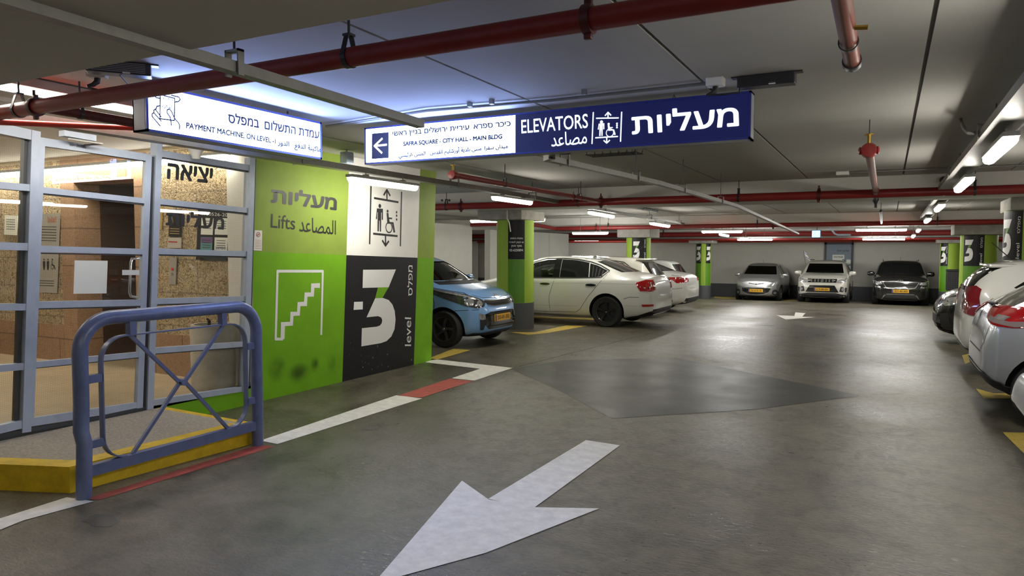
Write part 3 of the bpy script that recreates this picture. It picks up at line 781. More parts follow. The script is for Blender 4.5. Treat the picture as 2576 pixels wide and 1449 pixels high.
t = sheet('leaflet', 'pale leaflet pinned below the black poster', 'notice', ((421, 624), (455, 624), (456, 598), (423, 598)), M('leaflet_paper', (.50, .46, .40), .8), ys)
lines(t, 'print', m_redlens, [((424, 608), (446, 609))], ys, .012)
nb = thing('notice_board', 'black notice board with four sheets behind the right side light', 'board', lo(500, 655, ys))
MB().prism([lo(*c, ys - .015) for c in ((493, 653), (575, 657), (580, 536), (498, 528))], (0, .02, 0)).build('board', m_black, nb)
qtext('heading', hebrew('הנהלת החניון 02-6250894'), m_wpaint, atY, ys - .015, (504, 541), (573, 545), (504, 533), nb)
for k, (cs, m, s) in enumerate(((((505, 590), (535, 591), (537, 549), (507, 548)), m_paper, ''), (((540, 590), (573, 591), (574, 549), (541, 548)), m_paper, ''),
                             (((504, 628), (533, 630), (535, 597), (505, 596)), M('teal_sheet', (.12, .30, .33), .7), 'x'), (((539, 629), (571, 631), (573, 598), (540, 597)), m_paper, ''))):
    sh = MB().prism([lo(*c, ys - .018) for c in cs], (0, .002, 0)).build('sheet', m, nb)
    if k == 2: Flat().poly([onY(*c, ys - .018) for c in ((506, 610), (535, 611), (535, 598), (506, 597))]).place('heading_block', M('purple_print', (.16, .09, .25), .7), (0, ys - .018, 0), *YP, sh)
    lines(sh, 'print', m_ink, [((cs[0][0] + 6, cs[3][1] + 8 + 6 * q), (cs[1][0] - 4, cs[3][1] + 9 + 6 * q)) for q in range(4)], ys - .0185, .006)
    if k == 3: qtext('lettering', 'aanao', M('print_blue', (.1, .16, .3), .7), atY, ys - .018, (542, 627), (568, 628), (542, 620), sh)
cp = thing('lift_call_panel', 'steel lift call panel with two round buttons on the stone wall', 'panel', lo(425, 715, ys))
MB().prism([lo(*c, ys) for c in ((424, 716), (441, 716), (444, 648), (427, 648))], (0, .01, 0)).build('plate', m_steelp, cp)
for py, m in ((677, M('red_button', (.7, .1, .08), .4)), (689, m_chrome)):
    bt = MB().lathe([(0, 0), (.016, 0), (.016, .01), (0, .012)], lo(434, py, ys - .001), (0, -1, 0), 14).build('button', m, cp, smooth=True)
pt = thing('concrete_planter', 'round raw concrete planter with bark behind the right side light', 'planter', (-5.93, 4.90, .17))
MB().lathe([(0, 0), (.195, 0), (.205, .03), (.21, .56), (.203, .64), (.175, .64), (.17, .57), (0, .57)], (0, 0, 0), seg=40).build('pot', m_potc, pt, local=True, smooth=True)
MB().lathe([(0, .60), (.1, .61), (.17, .59), (.17, .57), (0, .57)], (0, 0, 0), seg=24).build('soil', m_soil, pt, local=True, smooth=True)
MB().tube([(0, -.03, .57), (0, -.04, .62), (.01, -.05, .68), (-.01, -.06, .70)], [.018, .016, .014, .008], 8).build('stub', m_soil, pt, local=True, smooth=True)

# ------------------------------------------------------------------ kerb platform and guard rail
P_ = [Vector(p) for p in ((-5.62, 2.25, .17), (-4.56, 2.66, .17), (-4.46, 4.05, .17), (-5.60, 4.10, .17))]
kp = thing('kerb_platform', 'low speckled platform with worn yellow edges before the entrance', 'platform', (-5.1, 3.2, 0))
dn = lambda p, z=0: Vector((p.x, p.y, z))
b = MB(); A, B, C_, D = P_
inn = [A + Vector((0, .14, 0)), B + Vector((-.13, .10, 0)), C_ + Vector((-.13, -.05, 0)), D + Vector((0, -.07, 0))]
b.poly(inn).build('slab_top', m_slab, kp, normals=False)
b = MB()
for i in range(4):
    j = (i + 1) % 4
    if i < 3: b.poly([P_[i], P_[j], inn[j], inn[i]])
    b.poly([dn(P_[i]), dn(P_[j]), P_[j], P_[i]])
b.build('yellow_edge', m_yellow, kp)
gr = thing('guard_rail', 'blue tubular guard rail with a crossed centre standing before the platform', 'railing', (-4.39, 3.33, 0))
R = .045; y0, y1, zt, rr = 2.645, 4.035, 1.115, .20; gx = -4.39
path = [(gx, y0, 0), (gx + .02, y0 + .0, .35), (gx - .01, y0, .42), (gx, y0, .6), (gx, y0, zt - rr - .01)] + arc((gx, y0 + rr, zt - rr), rr, math.pi, math.pi / 2, 8, (0, 1, 0), (0, 0, 1)) \
     + arc((gx, y1 - rr, zt - rr), rr, math.pi / 2, 0, 8, (0, 1, 0), (0, 0, 1)) + [(gx, y1, .5), (gx, y1, 0)]
MB().tube(path, R, 18).build('tube_frame', m_rail, gr, smooth=True)
MB().bar((gx, y0 + .02, .165), (gx, y1 - .02, .165), .05, .07).build('bottom_rail', m_rail, gr)
iy0, iy1, iz0, iz1, ir = y0 + .13, y1 - .11, .20, zt - .125, .15
ip = arc((gx, iy0 + ir, iz0 + ir), ir, 1.5 * math.pi, math.pi, 6, (0, 1, 0), (0, 0, 1)) + arc((gx, iy0 + ir, iz1 - ir), ir, math.pi, .5 * math.pi, 6, (0, 1, 0), (0, 0, 1)) \
   + arc((gx, iy1 - ir, iz1 - ir), ir, .5 * math.pi, 0, 6, (0, 1, 0), (0, 0, 1)) + arc((gx, iy1 - ir, iz0 + ir), ir, 0, -.5 * math.pi, 6, (0, 1, 0), (0, 0, 1))
MB().ribbon(ip, .045, .009, (1, 0, 0)).build('inner_frame', m_rail, gr, smooth=True)
cy, cz = (iy0 + iy1) / 2 + .01, (iz0 + iz1) / 2 + .02
for p, q in (((gx, iy0 + ir + .05, iz1), (gx, cy - .02, cz)), ((gx, iy1 - ir - .05, iz1), (gx, cy + .02, cz)), ((gx, iy0 + ir + .05, iz0), (gx, cy - .02, cz)), ((gx, iy1 - ir - .03, iz0), (gx, cy + .02, cz))):
    MB().bar(p, q, .022, .022, up=(1, 0, 0)).build('cross_brace', m_rail, gr)
MB().lathe([(0, -.03), (.024, -.03), (.024, .03), (0, .03)], (gx, cy, cz), (1, 0, 0), 16).build('centre_boss', m_rail, gr, smooth=True)
for p, q in (((gx, y0 + .03, .33), (gx, iy0, .33)), ((gx, y0 + .03, .74), (gx, iy0, .74)), ((gx, y1 - .03, .37), (gx, iy1, .37)), ((gx, y1 - .03, .80), (gx, iy1, .80)),
             ((gx, iy0 + ir + .06, zt - .03), (gx, iy0 + ir + .06, iz1)), ((gx, iy1 - ir - .06, zt - .03), (gx, iy1 - ir - .06, iz1))):
    a, c = Vector(p), Vector(q)
    MB().bar(a, c, .045, .05, up=(1, 0, 0) if abs(a.z - c.z) > .01 else (0, 0, 1)).build('bracket', m_rail, gr)

# ------------------------------------------------------------------ floor markings
def fmap(u, v, h): return (u, v, fz(v) + h)
def marking(name, label, cat, polys, m, group=None, lift=.003):
    f = Flat()
    for pts in polys: f.poly([(p[0], p[1]) for p in pts])
    return tag(f.place(name, m, (0, 0, 0), (1, 0, 0), (0, 1, 0), None, lift=lift, mapf=fmap), label, cat, group)
g0 = lambda px, py: tuple(atZ(px, py, 0)[:2])
def gfl(px, py):                                            # on the falling floor
    z = 0.0
    for _ in range(12):
        p = atZ(px, py, z); z = fz(p.y)
    return (p.x, p.y)
marking('white_floor_line', 'long white floor line running past the guard rail', 'floor line', [[g0(-40, 1350), g0(60, 1310), g0(236, 1262), g0(168, 1252), g0(-40, 1318)][:5]], m_wline)
marking('white_floor_line', 'white floor line between the guard rail and the red stretch', 'floor line', [[g0(655, 1109), g0(698, 1118), g0(1062, 1003), g0(997, 995)]], m_wline)
marking('red_floor_line', 'worn red stretch of the floor line beside the mural', 'floor line', [[g0(1000, 996), g0(1060, 1001), g0(1190, 959), g0(1132, 953)]], m_rline)
marking('white_floor_line', 'white corner of the floor line at the end of the mural', 'floor line', [[g0(1136, 952), g0(1194, 958), g0(1290, 926), g0(1085, 903), g0(1070, 912), g0(1208, 928)]], m_wline)
marking('red_floor_line', 'faded red stripe on the floor under the guard rail', 'floor line', [[g0(215, 1256), g0(250, 1258), g0(690, 1124), g0(655, 1118)]], m_rline, lift=.002)
marking('floor_arrow', 'big white arrow on the floor in the foreground', 'arrow', [[g0(1228, 1256), g0(1474, 1108), g0(1560, 1121), g0(1340, 1281)],
        [g0(930, 1480), g0(1162, 1210), g0(1230, 1258), g0(1344, 1277), g0(1508, 1280), g0(1222, 1392), g0(960, 1464)]], m_wline)
marking('floor_arrow', 'small white arrow on the floor far ahead before the parked cars', 'arrow', [[gfl(1953, 793), gfl(1998, 795), gfl(2001, 786), gfl(2026, 788), gfl(2018, 797), gfl(2052, 798), gfl(1977, 804)]], m_wline)
marking('dark_floor_patch', 'large darker kite-shaped coating on the aisle floor', 'floor patch', [[g0(1285, 928), g0(1420, 906), g0(1700, 900), g0(2165, 995), g0(1900, 1030), g0(1540, 1053), g0(1410, 985)]], m_patch, lift=.0015)
for lab, pts in (('yellow bay line beside the mural, under the blue car', [g0(1062, 908), g0(1100, 905), g0(1185, 881), g0(1140, 878)]),
                 ('yellow bay corner at the foot of the first left column', [gfl(1282, 836), gfl(1330, 843), gfl(1378, 838), gfl(1478, 820), gfl(1425, 819), gfl(1345, 836)]),
                 ('yellow bay line under the white saloon', [gfl(1325, 795), gfl(1325, 801), gfl(1500, 806), gfl(1500, 801)]),
                 ('yellow bay mark at the foot of the far left column', [gfl(1797, 746), gfl(1797, 750), gfl(1860, 753), gfl(1850, 748)]),
                 ('yellow bay line between the silver and the pearl white front cars', [gfl(1960, 755), gfl(1975, 757), gfl(2005, 757), gfl(1995, 754)]),
                 ('yellow bay corner under the bumper of the white hatchback', [gfl(2420, 894), gfl(2428, 917), gfl(2452, 905), gfl(2440, 890)]),
                 ('yellow bay corner under the silver hatchback', [g0(2455, 978), g0(2475, 1003), g0(2576, 1003), g0(2576, 990), g0(2500, 990)]),
                 ('yellow bay corner at the right edge of the foreground', [g0(2522, 1088), g0(2580, 1146), g0(2640, 1150), g0(2600, 1090)])):
    marking('yellow_floor_line', lab, 'floor line', [pts], m_yline, 'yellow bay lines')
for lab, cs, r in (('dark stain beside the floor line left of the big arrow', (930, 1078), .10), ('oily smudge on the floor below the guard rail', (255, 1308), .16), ('dark worn spots on the far floor before the small arrow', (1930, 819), .30)):
    c = gfl(*cs); pts = []
    for k in range(14): q = 2 * math.pi * k / 14; rr2 = r * random.uniform(.5, 1); pts.append((c[0] + rr2 * math.cos(q), c[1] + rr2 * .6 * math.sin(q)))
    marking('floor_stain', lab, 'stain', [pts], M('oil_stain', (.075, .07, .06), .5), lift=.0012)

a, c = Vector(g0(1292, 924)), Vector(gfl(1640, 838)); f = Flat(); pts = []
for k in range(13): pts.append(a.lerp(c, k / 12) + Vector((random.uniform(-.02, .02), random.uniform(-.02, .02))))
f.line([tuple(p) for p in pts], .014)
tag(f.place('floor_crack', M('crack_dark', (.03, .028, .024), .9), (0, 0, 0), (1, 0, 0), (0, 1, 0), None, lift=.001, mapf=fmap), 'thin dark crack running from the white corner line towards the white saloon', 'crack')  # crack drawn as a plain dark line

# ------------------------------------------------------------------ columns
def column(x, y, R_, label, panels, kind='3', box=None, capz=None):
    z0 = fz(y)
    capb, capt = capz
    t = structure(thing('column', label, 'column', (x, y, z0)))
    MB().lathe([(0, -.05), (R_ + .01, -.05), (R_ + .01, .52), (0, .52)], (0, 0, 0), seg=48).build('base', m_band, t, local=True, smooth=True)
    sh = MB().lathe([(0, .5), (R_, .52), (R_, capb - z0), (0, capb - z0)], (0, 0, 0), seg=48).build('shaft', m_lime, t, local=True, smooth=True)
    if box:
        MB().bbox((-box[0], -box[1], capb - z0), (box[2], box[3], capt - z0), .02).build('capital', m_conc, t, local=True)
    for ang, half, txt in panels:
        def cm(u, v, h, a=ang):
            q = math.radians(a) + u / R_; return W(t) @ Vector(((R_ + h) * math.cos(q), (R_ + h) * math.sin(q), v))
        hw = R_ * math.radians(half); zt2 = capb - z0 - .005
        zm = .52 + (capb - z0 - .52) * .53
        Flat().rect(-hw, .525, hw, zm).place('green_panel', m_greenc, (0, 0, 0), *XP, t, mapf=cm, cut=.04, lift=.002)
        pn = Flat().rect(-hw, zm, hw, zt2).place('black_panel', m_black, (0, 0, 0), *XP, t, mapf=cm, cut=.04, lift=.002)
        if txt == '3':
            hh = (zt2 - zm) * .72; sc = hh / 445; 
            tr = lambda p: (-hw * .86 + (p[0] - 705) * sc * .84, zm + .13 * (zt2 - zm) + (1130 - p[1]) * sc)
            f = Flat().poly([tr(p) for p in THREE_TOP]).poly([tr(p) for p in THREE_BOWL])
            f.place('level_number', m_wpaint, (0, 0, 0), *XP, pn, mapf=cm, cut=.05, lift=.004)
            Flat().poly([tr(p) for p in THREE_SLASH]).place('number_stroke', m_greenc, (0, 0, 0), *XP, pn, mapf=cm, cut=.05, lift=.004)
            f = Flat().text('level', hw * .60, zm + .08, hw * .84, zm + .30, rot=90).text(hebrew('מפלס'), hw * .62, zm + .44, hw * .84, zm + .68, rot=90)
            f.place('level_lettering', m_wpaint, (0, 0, 0), *XP, pn, mapf=cm, cut=.05, lift=.004)
        elif txt == 'help':
            f = Flat(); H = zt2 - zm
            for s, w_, z_ in ((hebrew('נתקלת במפגע'), .74, .50), (hebrew('או זקוק לעזרה ?'), .86, .40), (hebrew('מוקד חניון'), .62, .30), ('02-6250894', .80, .20)):
                f.text(s, -hw * w_, zm + H * z_, hw * w_, zm + H * (z_ + .062), .02)
            f.place('help_lettering', m_wpaint, (0, 0, 0), *XP, pn, mapf=cm, cut=.06, lift=.004)
    return t
c1 = column(-6.62, 12.76, .37, 'nearest left column with black help-line panel, between the blue and the white car', [(-59, 26, 'help')], box=(.62, .45, .36, .62), capz=(2.15, 2.34))
sb = MB().bbox((.0, .0, 0), (.12, .05, .12), .012, W(c1) @ Matrix.Rotation(math.radians(-78), 4, 'Z') @ Matrix.Translation((.36, -.03, 1.80)) @ Matrix.Rotation(math.radians(90), 4, 'Z')).build('socket_box', m_plast, c1)
q = math.radians(-76); cx_, cy_ = -6.62 + .40 * math.cos(q), 12.76 + .40 * math.sin(q)
MB().tube([(cx_ - .03, 12.29, 2.33), (cx_ - .03, 12.29, 2.17), (cx_, 12.31, 2.10), (cx_, cy_, 1.92)], .012, 8).build('cable_conduit', m_plast, c1, smooth=True)
column(-6.6, 20.7, .36, 'second left column, its number panel above the white car roofs', [(-68, 36, '3')], box=(.50, .5, .5, .5), capz=(1.95, 2.22))
column(-6.55, 29.0, .30, 'far left column against the back wall beside the silver front car', [(-35, 24, '3'), (-118, 24, '3')], box=(.5, .45, .45, .45), capz=(1.86, 2.06))
column(1.88, 12.76, .38, 'nearest right column at the right edge of the picture', [(-60, 34, '3'), (-150, 30, '3')], box=(.36, .45, .6, .62), capz=(2.15, 2.34))
column(1.95, 20.7, .39, 'second right column with a large number panel above the white hatchback', [(-113, 34, '3')], box=(.56, .5, .55, .5), capz=(1.97, 2.22))
column(1.93, 29.0, .33, 'far right column beside the black front car', [(-135, 26, '3')], box=(.45, .45, .45, .45), capz=(1.86, 2.06))
bn = thing('wall_bin', 'black perforated bin hanging on the far right column', 'bin', (2.0, 28.55, .2))
MB().bbox((-.22, -.22, .05), (.22, .10, .72), .03).build('bin_body', m_blackp, bn, local=True)
MB().bbox((-.23, -.23, .70), (.23, .11, .77), .02).build('bin_lid', m_blackp, bn, local=True)
f = Flat()
for i in range(5):
    for k in range(8): f.disc(-.14 + i * .07, .12 + k * .07, .016, 8)
f.place('perforation', M('bin_hole', (.05, .05, .05), .6), (0, -.22, 0), *YP, bn, local=True)

# ------------------------------------------------------------------ lit signs
def chain(parent, top, bottom, n=3):
    b = MB(); top, bottom = Vector(top), Vector(bottom)
    for k in range(n):
        c = top.lerp(bottom, (k + .5) / n); h = (top - bottom).length / n * .62
        ex = Vector((1, 0, 0)) if k % 2 else Vector((0, 1, 0))
        pts = [c + ex * .008 * math.cos(q) + Vector((0, 0, h)) * math.sin(q) for q in [2 * math.pi * j / 10 for j in range(11)]]
        b.tube(pts, .0025, 5, cap=False)
    return b.build('hanging_chain', m_dsteel, parent)
SX = -4.19; sy0, sy1, sz0, sz1 = 2.985, 4.575, 2.30, 2.606
ps = thing('payment_sign', 'white lit box sign about the payment machine, hanging at the left', 'sign', (SX - .06, 3.78, 2.3))
b = MB().mat(m_signside).box((SX - .13, sy0, sz0), (SX - .008, sy1, sz0 + .012)).box((SX - .13, sy0, sz0), (SX - .008, sy0 + .012, sz1)).box((SX - .13, sy1 - .012, sz0), (SX - .008, sy1, sz1)).box((SX - .13, sy0, sz0), (SX - .12, sy1, sz1))
b.box((SX - .13, sy0, sz1 - .012), (SX - .008, sy1, sz1))
b.mat(m_signbox).box((SX - .012, sy0, sz0), (SX + .004, sy1, sz0 + .016)).box((SX - .012, sy0, sz1 - .016), (SX + .004, sy1, sz1)).box((SX - .012, sy0, sz0), (SX + .004, sy0 + .016, sz1)).box((SX - .012, sy1 - .016, sz0), (SX + .004, sy1, sz1))
b.build('housing', None, ps)
MB().box((SX - .016, sy0 + .012, sz0 + .012), (SX - .002, sy1 - .012, sz1 - .012)).build('lit_face', m_signw, ps)
m_bink = M('dark_blue_print', (.008, .010, .06), .5)
GB = .024
A2 = lambda u, v: (u / 2.787, v / 2.787)
def ptext(name, t, BL, BR, TL, bold=0): return qtext(name, t, m_bink, atX, SX, BL, BR, TL, ps, bold + GB)
ptext('hebrew_lettering', hebrew('עמדת התשלום, במפלס 1-').replace('-1', '-1'), (573, 309), (803, 350), (573, 281), .008)
ptext('latin_lettering', 'PAYMENT MACHINE, ON LEVEL -1', (467, 325), (693, 364), (468, 307), .022)
ptext('arabic_lettering', arabic('ماكينة الدفع - الدور'), (698, 371), (807, 389), (698, 350), .026)
f = Flat(); sp = lambda pts: [onX(*A2(*p), SX) for p in pts]
for pl_ in ([(1122, 664), (1224, 690), (1221, 846), (1120, 832), (1122, 664)], [(1122, 690), (1092, 684), (1080, 672), (1084, 660), (1100, 656), (1122, 664)], [(1224, 716), (1250, 712), (1262, 697), (1252, 680), (1224, 674), (1200, 668)],
            [(1118, 742), (1098, 745), (1090, 770), (1128, 820)], [(1092, 764), (1077, 772), (1078, 792), (1130, 850)], [(1076, 790), (1064, 800), (1066, 818), (1122, 884)],
            [(1172, 770), (1186, 764), (1200, 780), (1222, 830), (1250, 862), (1258, 880), (1257, 908)], [(1170, 770), (1170, 792), (1190, 820), (1196, 845), (1200, 880)]):
    f.line(sp(pl_), .0085)
f.place('ticket_pictogram', m_bink, (SX, 0, 0), *XP, ps)
ptext('hebrew_lettering', hebrew('כרטיס'), A2(1142, 700), A2(1212, 710), A2(1142, 682), .02)
ptext('arabic_lettering', arabic('تذكرة'), A2(1134, 762), A2(1204, 768), A2(1134, 732), .02)
for px in (488, 737): chain(ps, (SX - .06, atX(px, 260, SX).y, 2.65), (SX - .06, atX(px, 260, SX).y, sz1))

EY = 4.985; ex0, ex1, ez0, ez1 = -4.07, -.83, 2.297, 2.614
es = thing('elevators_sign', 'long lit sign half white half navy pointing to the elevators, hanging over the aisle', 'sign', ((ex0 + ex1) / 2, EY + .06, ez0))
b = MB().mat(m_signside).box((ex0, EY + .008, ez0), (ex1, EY + .13, ez0 + .012)).box((ex0, EY + .008, ez0), (ex0 + .012, EY + .13, ez1)).box((ex1 - .012, EY + .008, ez0), (ex1, EY + .13, ez1)).box((ex0, EY + .12, ez0), (ex1, EY + .13, ez1))
b.box((ex0, EY + .008, ez1 - .012), (ex1, EY + .13, ez1))
b.mat(m_signbox).box((ex0, EY - .004, ez0), (ex1, EY + .012, ez0 + .014)).box((ex0, EY - .004, ez1 - .014), (ex1, EY + .012, ez1)).box((ex0, EY - .004, ez0), (ex0 + .014, EY + .012, ez1)).box((ex1 - .014, EY - .004, ez0), (ex1, EY + .012, ez1))
b.build('housing', None, es)
exm = atY(1296, 340, EY).x
MB().box((ex0 + .012, EY + .002, ez0 + .012), (exm, EY + .016, ez1 - .012)).build('lit_face', m_signw, es)
MB().box((exm, EY + .002, ez0 + .012), (ex1 - .012, EY + .016, ez1 - .012)).build('navy_face', m_navy, es)
E2 = lambda u, v: (900 + u / 2.385, 150 + v / 2.385)
def etext(name, t, m, BL, BR, TL, bold=0): return qtext(name, t, m, atY, EY, E2(*BL), E2(*BR), E2(*TL), es, bold + (GB if m is m_bink else 0))
ep = lambda pts: [onY(*E2(*p), EY) for p in pts]
Flat().poly(ep([(86, 444), (187, 435), (186, 590), (84, 597)])).place('arrow_panel', m_bink, (0, EY, 0), *YP, es)
Flat().line(ep([(174, 511), (104, 518)]), .018).line(ep([(148, 474), (102, 518), (146, 560)]), .018).place('arrow', m_signl, (0, EY, 0), *YP, es, lift=.004)
etext('hebrew_lettering', hebrew('כיכר ספרא, עיריית ירושלים-בניין ראשי'), m_bink, (210, 470), (920, 410), (208, 425), .014)
etext('latin_lettering', 'SAFRA SQUARE - CITY HALL - MAIN BLDG', m_bink, (273, 524), (868, 480), (273, 492), .040)
etext('arabic_lettering', arabic('ميدان سفرا, مبنى بلدية أورشليم القدس - المبنى الرئيسي'), m_bink, (246, 600), (903, 545), (244, 556), .030)
etext('latin_lettering', 'ELEVATORS', m_signl, (983, 444), (1382, 410), (981, 362), .008)
etext('arabic_lettering', arabic('مصاعد'), m_signl, (1162, 524), (1376, 504), (1160, 442), .004)
etext('hebrew_lettering', hebrew('מעליות'), m_signl, (1646, 450), (2288, 398), (1640, 318), .020)
f = Flat()
LI = lambda x, y: onY(*E2(1406 + x * .96, 318 + y * .565 - x * .115), EY)
lift_icon(f, LI, .009, .00105)
f.place('lift_pictogram', m_signl, (0, EY, 0), *YP, es)
for px in (1052, 1690): chain(es, (atY(px, 240, EY).x, EY + .06, 2.65), (atY(px, 240, EY).x, EY + .06, ez1))

# ------------------------------------------------------------------ power supplies, sockets, cables
def driver(label, p, rz, group=None):
    t = thing('power_supply', label, 'power supply', p, rz)
    MB().bbox((-.17, -.05, -.075), (.17, .05, -.005), .005).build('case', m_dsteel, t, local=True)
    b = MB()
    for k in range(6): b.box((-.14, -.054, -.066 + k * .010), (.14, -.0505, -.061 + k * .010))
    b.build('cooling_fins', m_galv if 'left' in label else m_dsteel, t, local=True)
    MB().box((-.21, -.03, -.008), (.21, .03, 0)).build('bracket', m_dsteel, t, local=True)
    MB().box((.02, -.0515, -.073), (.06, -.05, -.06)).build('rating_label', m_paper, t, local=True)
    return t
dp = atZ(1928, 216, 2.58); driver('black finned power supply on the ceiling at the right end of the elevators sign', (dp.x, dp.y, 2.65), 0)
dp2 = atZ(300, 178, 2.60); driver('finned power supply on the ceiling at the left above the payment sign', (dp2.x, dp2.y, 2.65), .9)
def socket(label, p, rz, tail):
    t = thing('ceiling_socket', label, 'socket', p, rz)
    MB().bbox((-.055, -.04, -.055), (.055, .04, 0), .008).build('box', m_plast, t, local=True)
    pg = MB().tube([(0, 0, -.05), (0, -.01, -.08), (-.02, -.02, -.10), (-.05, -.03, -.11)], [.018, .018, .014, .007], 10).build('plug', m_blackp, t, local=True, smooth=True)
    MB().tube(tail, .005, 6).build('cable', m_blackp, t, smooth=True)
sp1 = atZ(1800, 208, 2.62); q1 = Vector((sp1.x, sp1.y, 2.65))
socket('white ceiling socket with black plug beside the black power supply', q1, 0, [q1 + Vector((-.05, -.03, -.11)), q1 + Vector((.05, -.05, -.12)), q1 + Vector((.15, -.02, -.11)), (dp.x - .16, dp.y, 2.60)])
sp2 = atZ(245, 195, 2.60); q2 = Vector((sp2.x, sp2.y, 2.65))
socket('white ceiling socket with black plug at the upper left', q2, .7, [q2 + Vector((-.05, -.03, -.11)), q2 + Vector((.10, .06, -.15)), q2 + Vector((.2, .1, -.13)), (dp2.x, dp2.y, 2.58)])
cb0, cb1, cbm = atZ(820, 318, 2.63), atZ(1795, 208, 2.63), atZ(1390, 252, 2.63)
cdt = MB().tube([cb0, atZ(1075, 278, 2.63), cbm, cb1], .011, 8).build('cable_conduit', m_galv, None, smooth=True)
tag(cdt, 'grey conduit along the ceiling behind the elevators sign', 'conduit')
for px, py in ((1182, 264), (1237, 257), (1470, 233)):
    p = atZ(px, py, 2.63); MB().box((p.x - .015, p.y - .016, 2.615), (p.x + .015, p.y + .016, 2.65)).build('conduit_clip', m_galv, cdt)

# ------------------------------------------------------------------ pipes
m_coup = M('dark_red_coupling', (.085, .012, .012), .4)
def pipe(name, label, path, r, m, clamps=(), hangers=(), couplings=(), cat='pipe', zc=2.65, group='sprinkler pipes under the ceiling'):
    P = [Vector(p) for p in path]; a, c = P[0], P[-1]; ax = (P[1] - a).normalized()
    t = thing(name, label, cat, a.lerp(c, .5), group=group)
    MB().tube(P, r, 20).build('pipe', m, t, smooth=True)
    def on(q):                                              # point at x (or y) = q on a straight run
        k = 0 if abs(ax.x) > abs(ax.y) else 1; s = (q - a[k]) / ax[k]; return a + ax * s
    for q in couplings:                                     # bolted grooved couplings
        p = on(q); b = MB().lathe([(r * 1.0, -r * .4), (r * 1.26, -r * .4), (r * 1.3, 0), (r * 1.26, r * .4), (r * 1.0, r * .4)], p, ax, 18, closed=True)
        sd = ax.cross(Vector((0, 0, 1)))
        for s in (-1, 1):
            b.bbox((-r * .35, -r * .25, -r * .3), (r * .35, r * .25, r * .3), r * .1, Matrix.Translation(p + Vector((0, 0, s * r * 1.4))) @ Matrix.Rotation(math.atan2(ax.y, ax.x), 4, 'Z'))
        b.tube([p + Vector((0, 0, r * 1.6)) + sd * r * .2, p + Vector((0, 0, r * 2.3)) + sd * r * .2], r * .2, 8)
        b.build('coupling', m_coup, t, smooth=True)
    for q in hangers:                                       # pear-shaped hanger on a rod
        p = on(q); sd = ax.cross(Vector((0, 0, 1))).normalized()
        h = MB().ribbon([p + sd * r * 1.08 * math.cos(w_) + Vector((0, 0, r * 1.08 * math.sin(w_))) for w_ in [math.pi + math.pi * k / 10 for k in range(11)]][::-1] + [p - sd * r * .35 + Vector((0, 0, r * 2.2))], .025, .004, ax)
        h.ribbon([p + sd * r * 1.08, p + sd * r * .35 + Vector((0, 0, r * 2.2))], .025, .004, ax)
        h.box(tuple(p + Vector((-.02, -.02, r * 2.1))), tuple(p + Vector((.02, .02, r * 2.35))))
        hh = h.build('pipe_hanger', m_dsteel, t)
        MB().tube([p + Vector((0, 0, r * 2.2)), Vector((p.x, p.y, zc))], .006, 8).build('rod', m_dsteel, hh, smooth=True)
    return t
Y1 = 2.49
z1 = lambda px, py: atY(px, py, Y1)
pA, pB = z1(0, 284), z1(1700, 14)
x880, x1480, x50 = z1(878, 140).x, z1(1480, 48).x, z1(48, 272).x
e0 = pA.lerp(pB, -.75); e1 = pA.lerp(pB, 1.9)
pipe('sprinkler_pipe', 'thick dark red sprinkler pipe crossing overhead in the foreground', [e0, e1], .043, m_pipe, hangers=(x880, x50), couplings=(x1480, z1(90, 268).x))
Y2 = 11.52
pipe('sprinkler_pipe', 'long red sprinkler pipe along the first cross beam', [(-10.9, Y2, 2.375), (8.7, Y2, 2.39)], .062, m_pipe, hangers=(atY(1123, 520, Y2).x, atY(1455, 512, Y2).x, atY(1858, 498, Y2).x, atY(2452, 480, Y2).x), couplings=(atY(1160, 520, Y2).x, atY(2060, 490, Y2).x, atY(1512, 508, Y2).x))
Y3 = 19.9
pipe('sprinkler_pipe', 'red sprinkler pipe along the second cross beam', [(atY(1398, 575, Y3).x, Y3, atY(1398, 575, Y3).z), (8.7, Y3, 2.28)], .06, m_pipe, hangers=(atY(1530, 570, Y3).x, atY(1905, 566, Y3).x, atY(2358, 556, Y3).x), couplings=(atY(1500, 572, Y3).x, atY(1945, 564, Y3).x), zc=2.54)
Y4 = 28.3
pipe('sprinkler_pipe', 'dark red pipe along the cross beam near the back wall', [(-20, Y4, 2.20), (8.7, Y4, 2.20)], .10, m_pipe, zc=2.4, hangers=(-8, 3))
pipe('sprinkler_pipe', 'thin red pipe just below the last cross beam', [(-20, 28.45, 2.02), (8.7, 28.45, 2.02)], .045, m_pipe, zc=2.4)
pipe('sprinkler_pipe', 'bright red pipe along the top of the back wall', [(-20, 32.35, 2.0), (8.7, 32.35, 2.0)], .055, m_pipeb, couplings=(-1.3,))
pipe('sprinkler_pipe', 'grey service pipe below the last cross beam', [(-20, 28.0, 2.06), (8.7, 28.0, 2.09)], .04, m_galv, zc=2.4)
pl_ = [atY(1185, 566, 17.9), atY(1322, 561, 17.9), atY(1398, 575, Y3)]
pipe('sprinkler_pipe', 'red pipe running round the white stall wall to the second beam', pl_, .055, m_pipe, couplings=(), zc=2.54)
br = pipe('sprinkler_branch', 'red branch pipe with brass valve at the left below the ceiling', [atZ(1140, 440, 2.40), (-4.33, Y2, 2.385)], .032, m_pipe, hangers=(8.1, 10.6), couplings=(10.3,))
vp = atZ(1140, 440, 2.40)
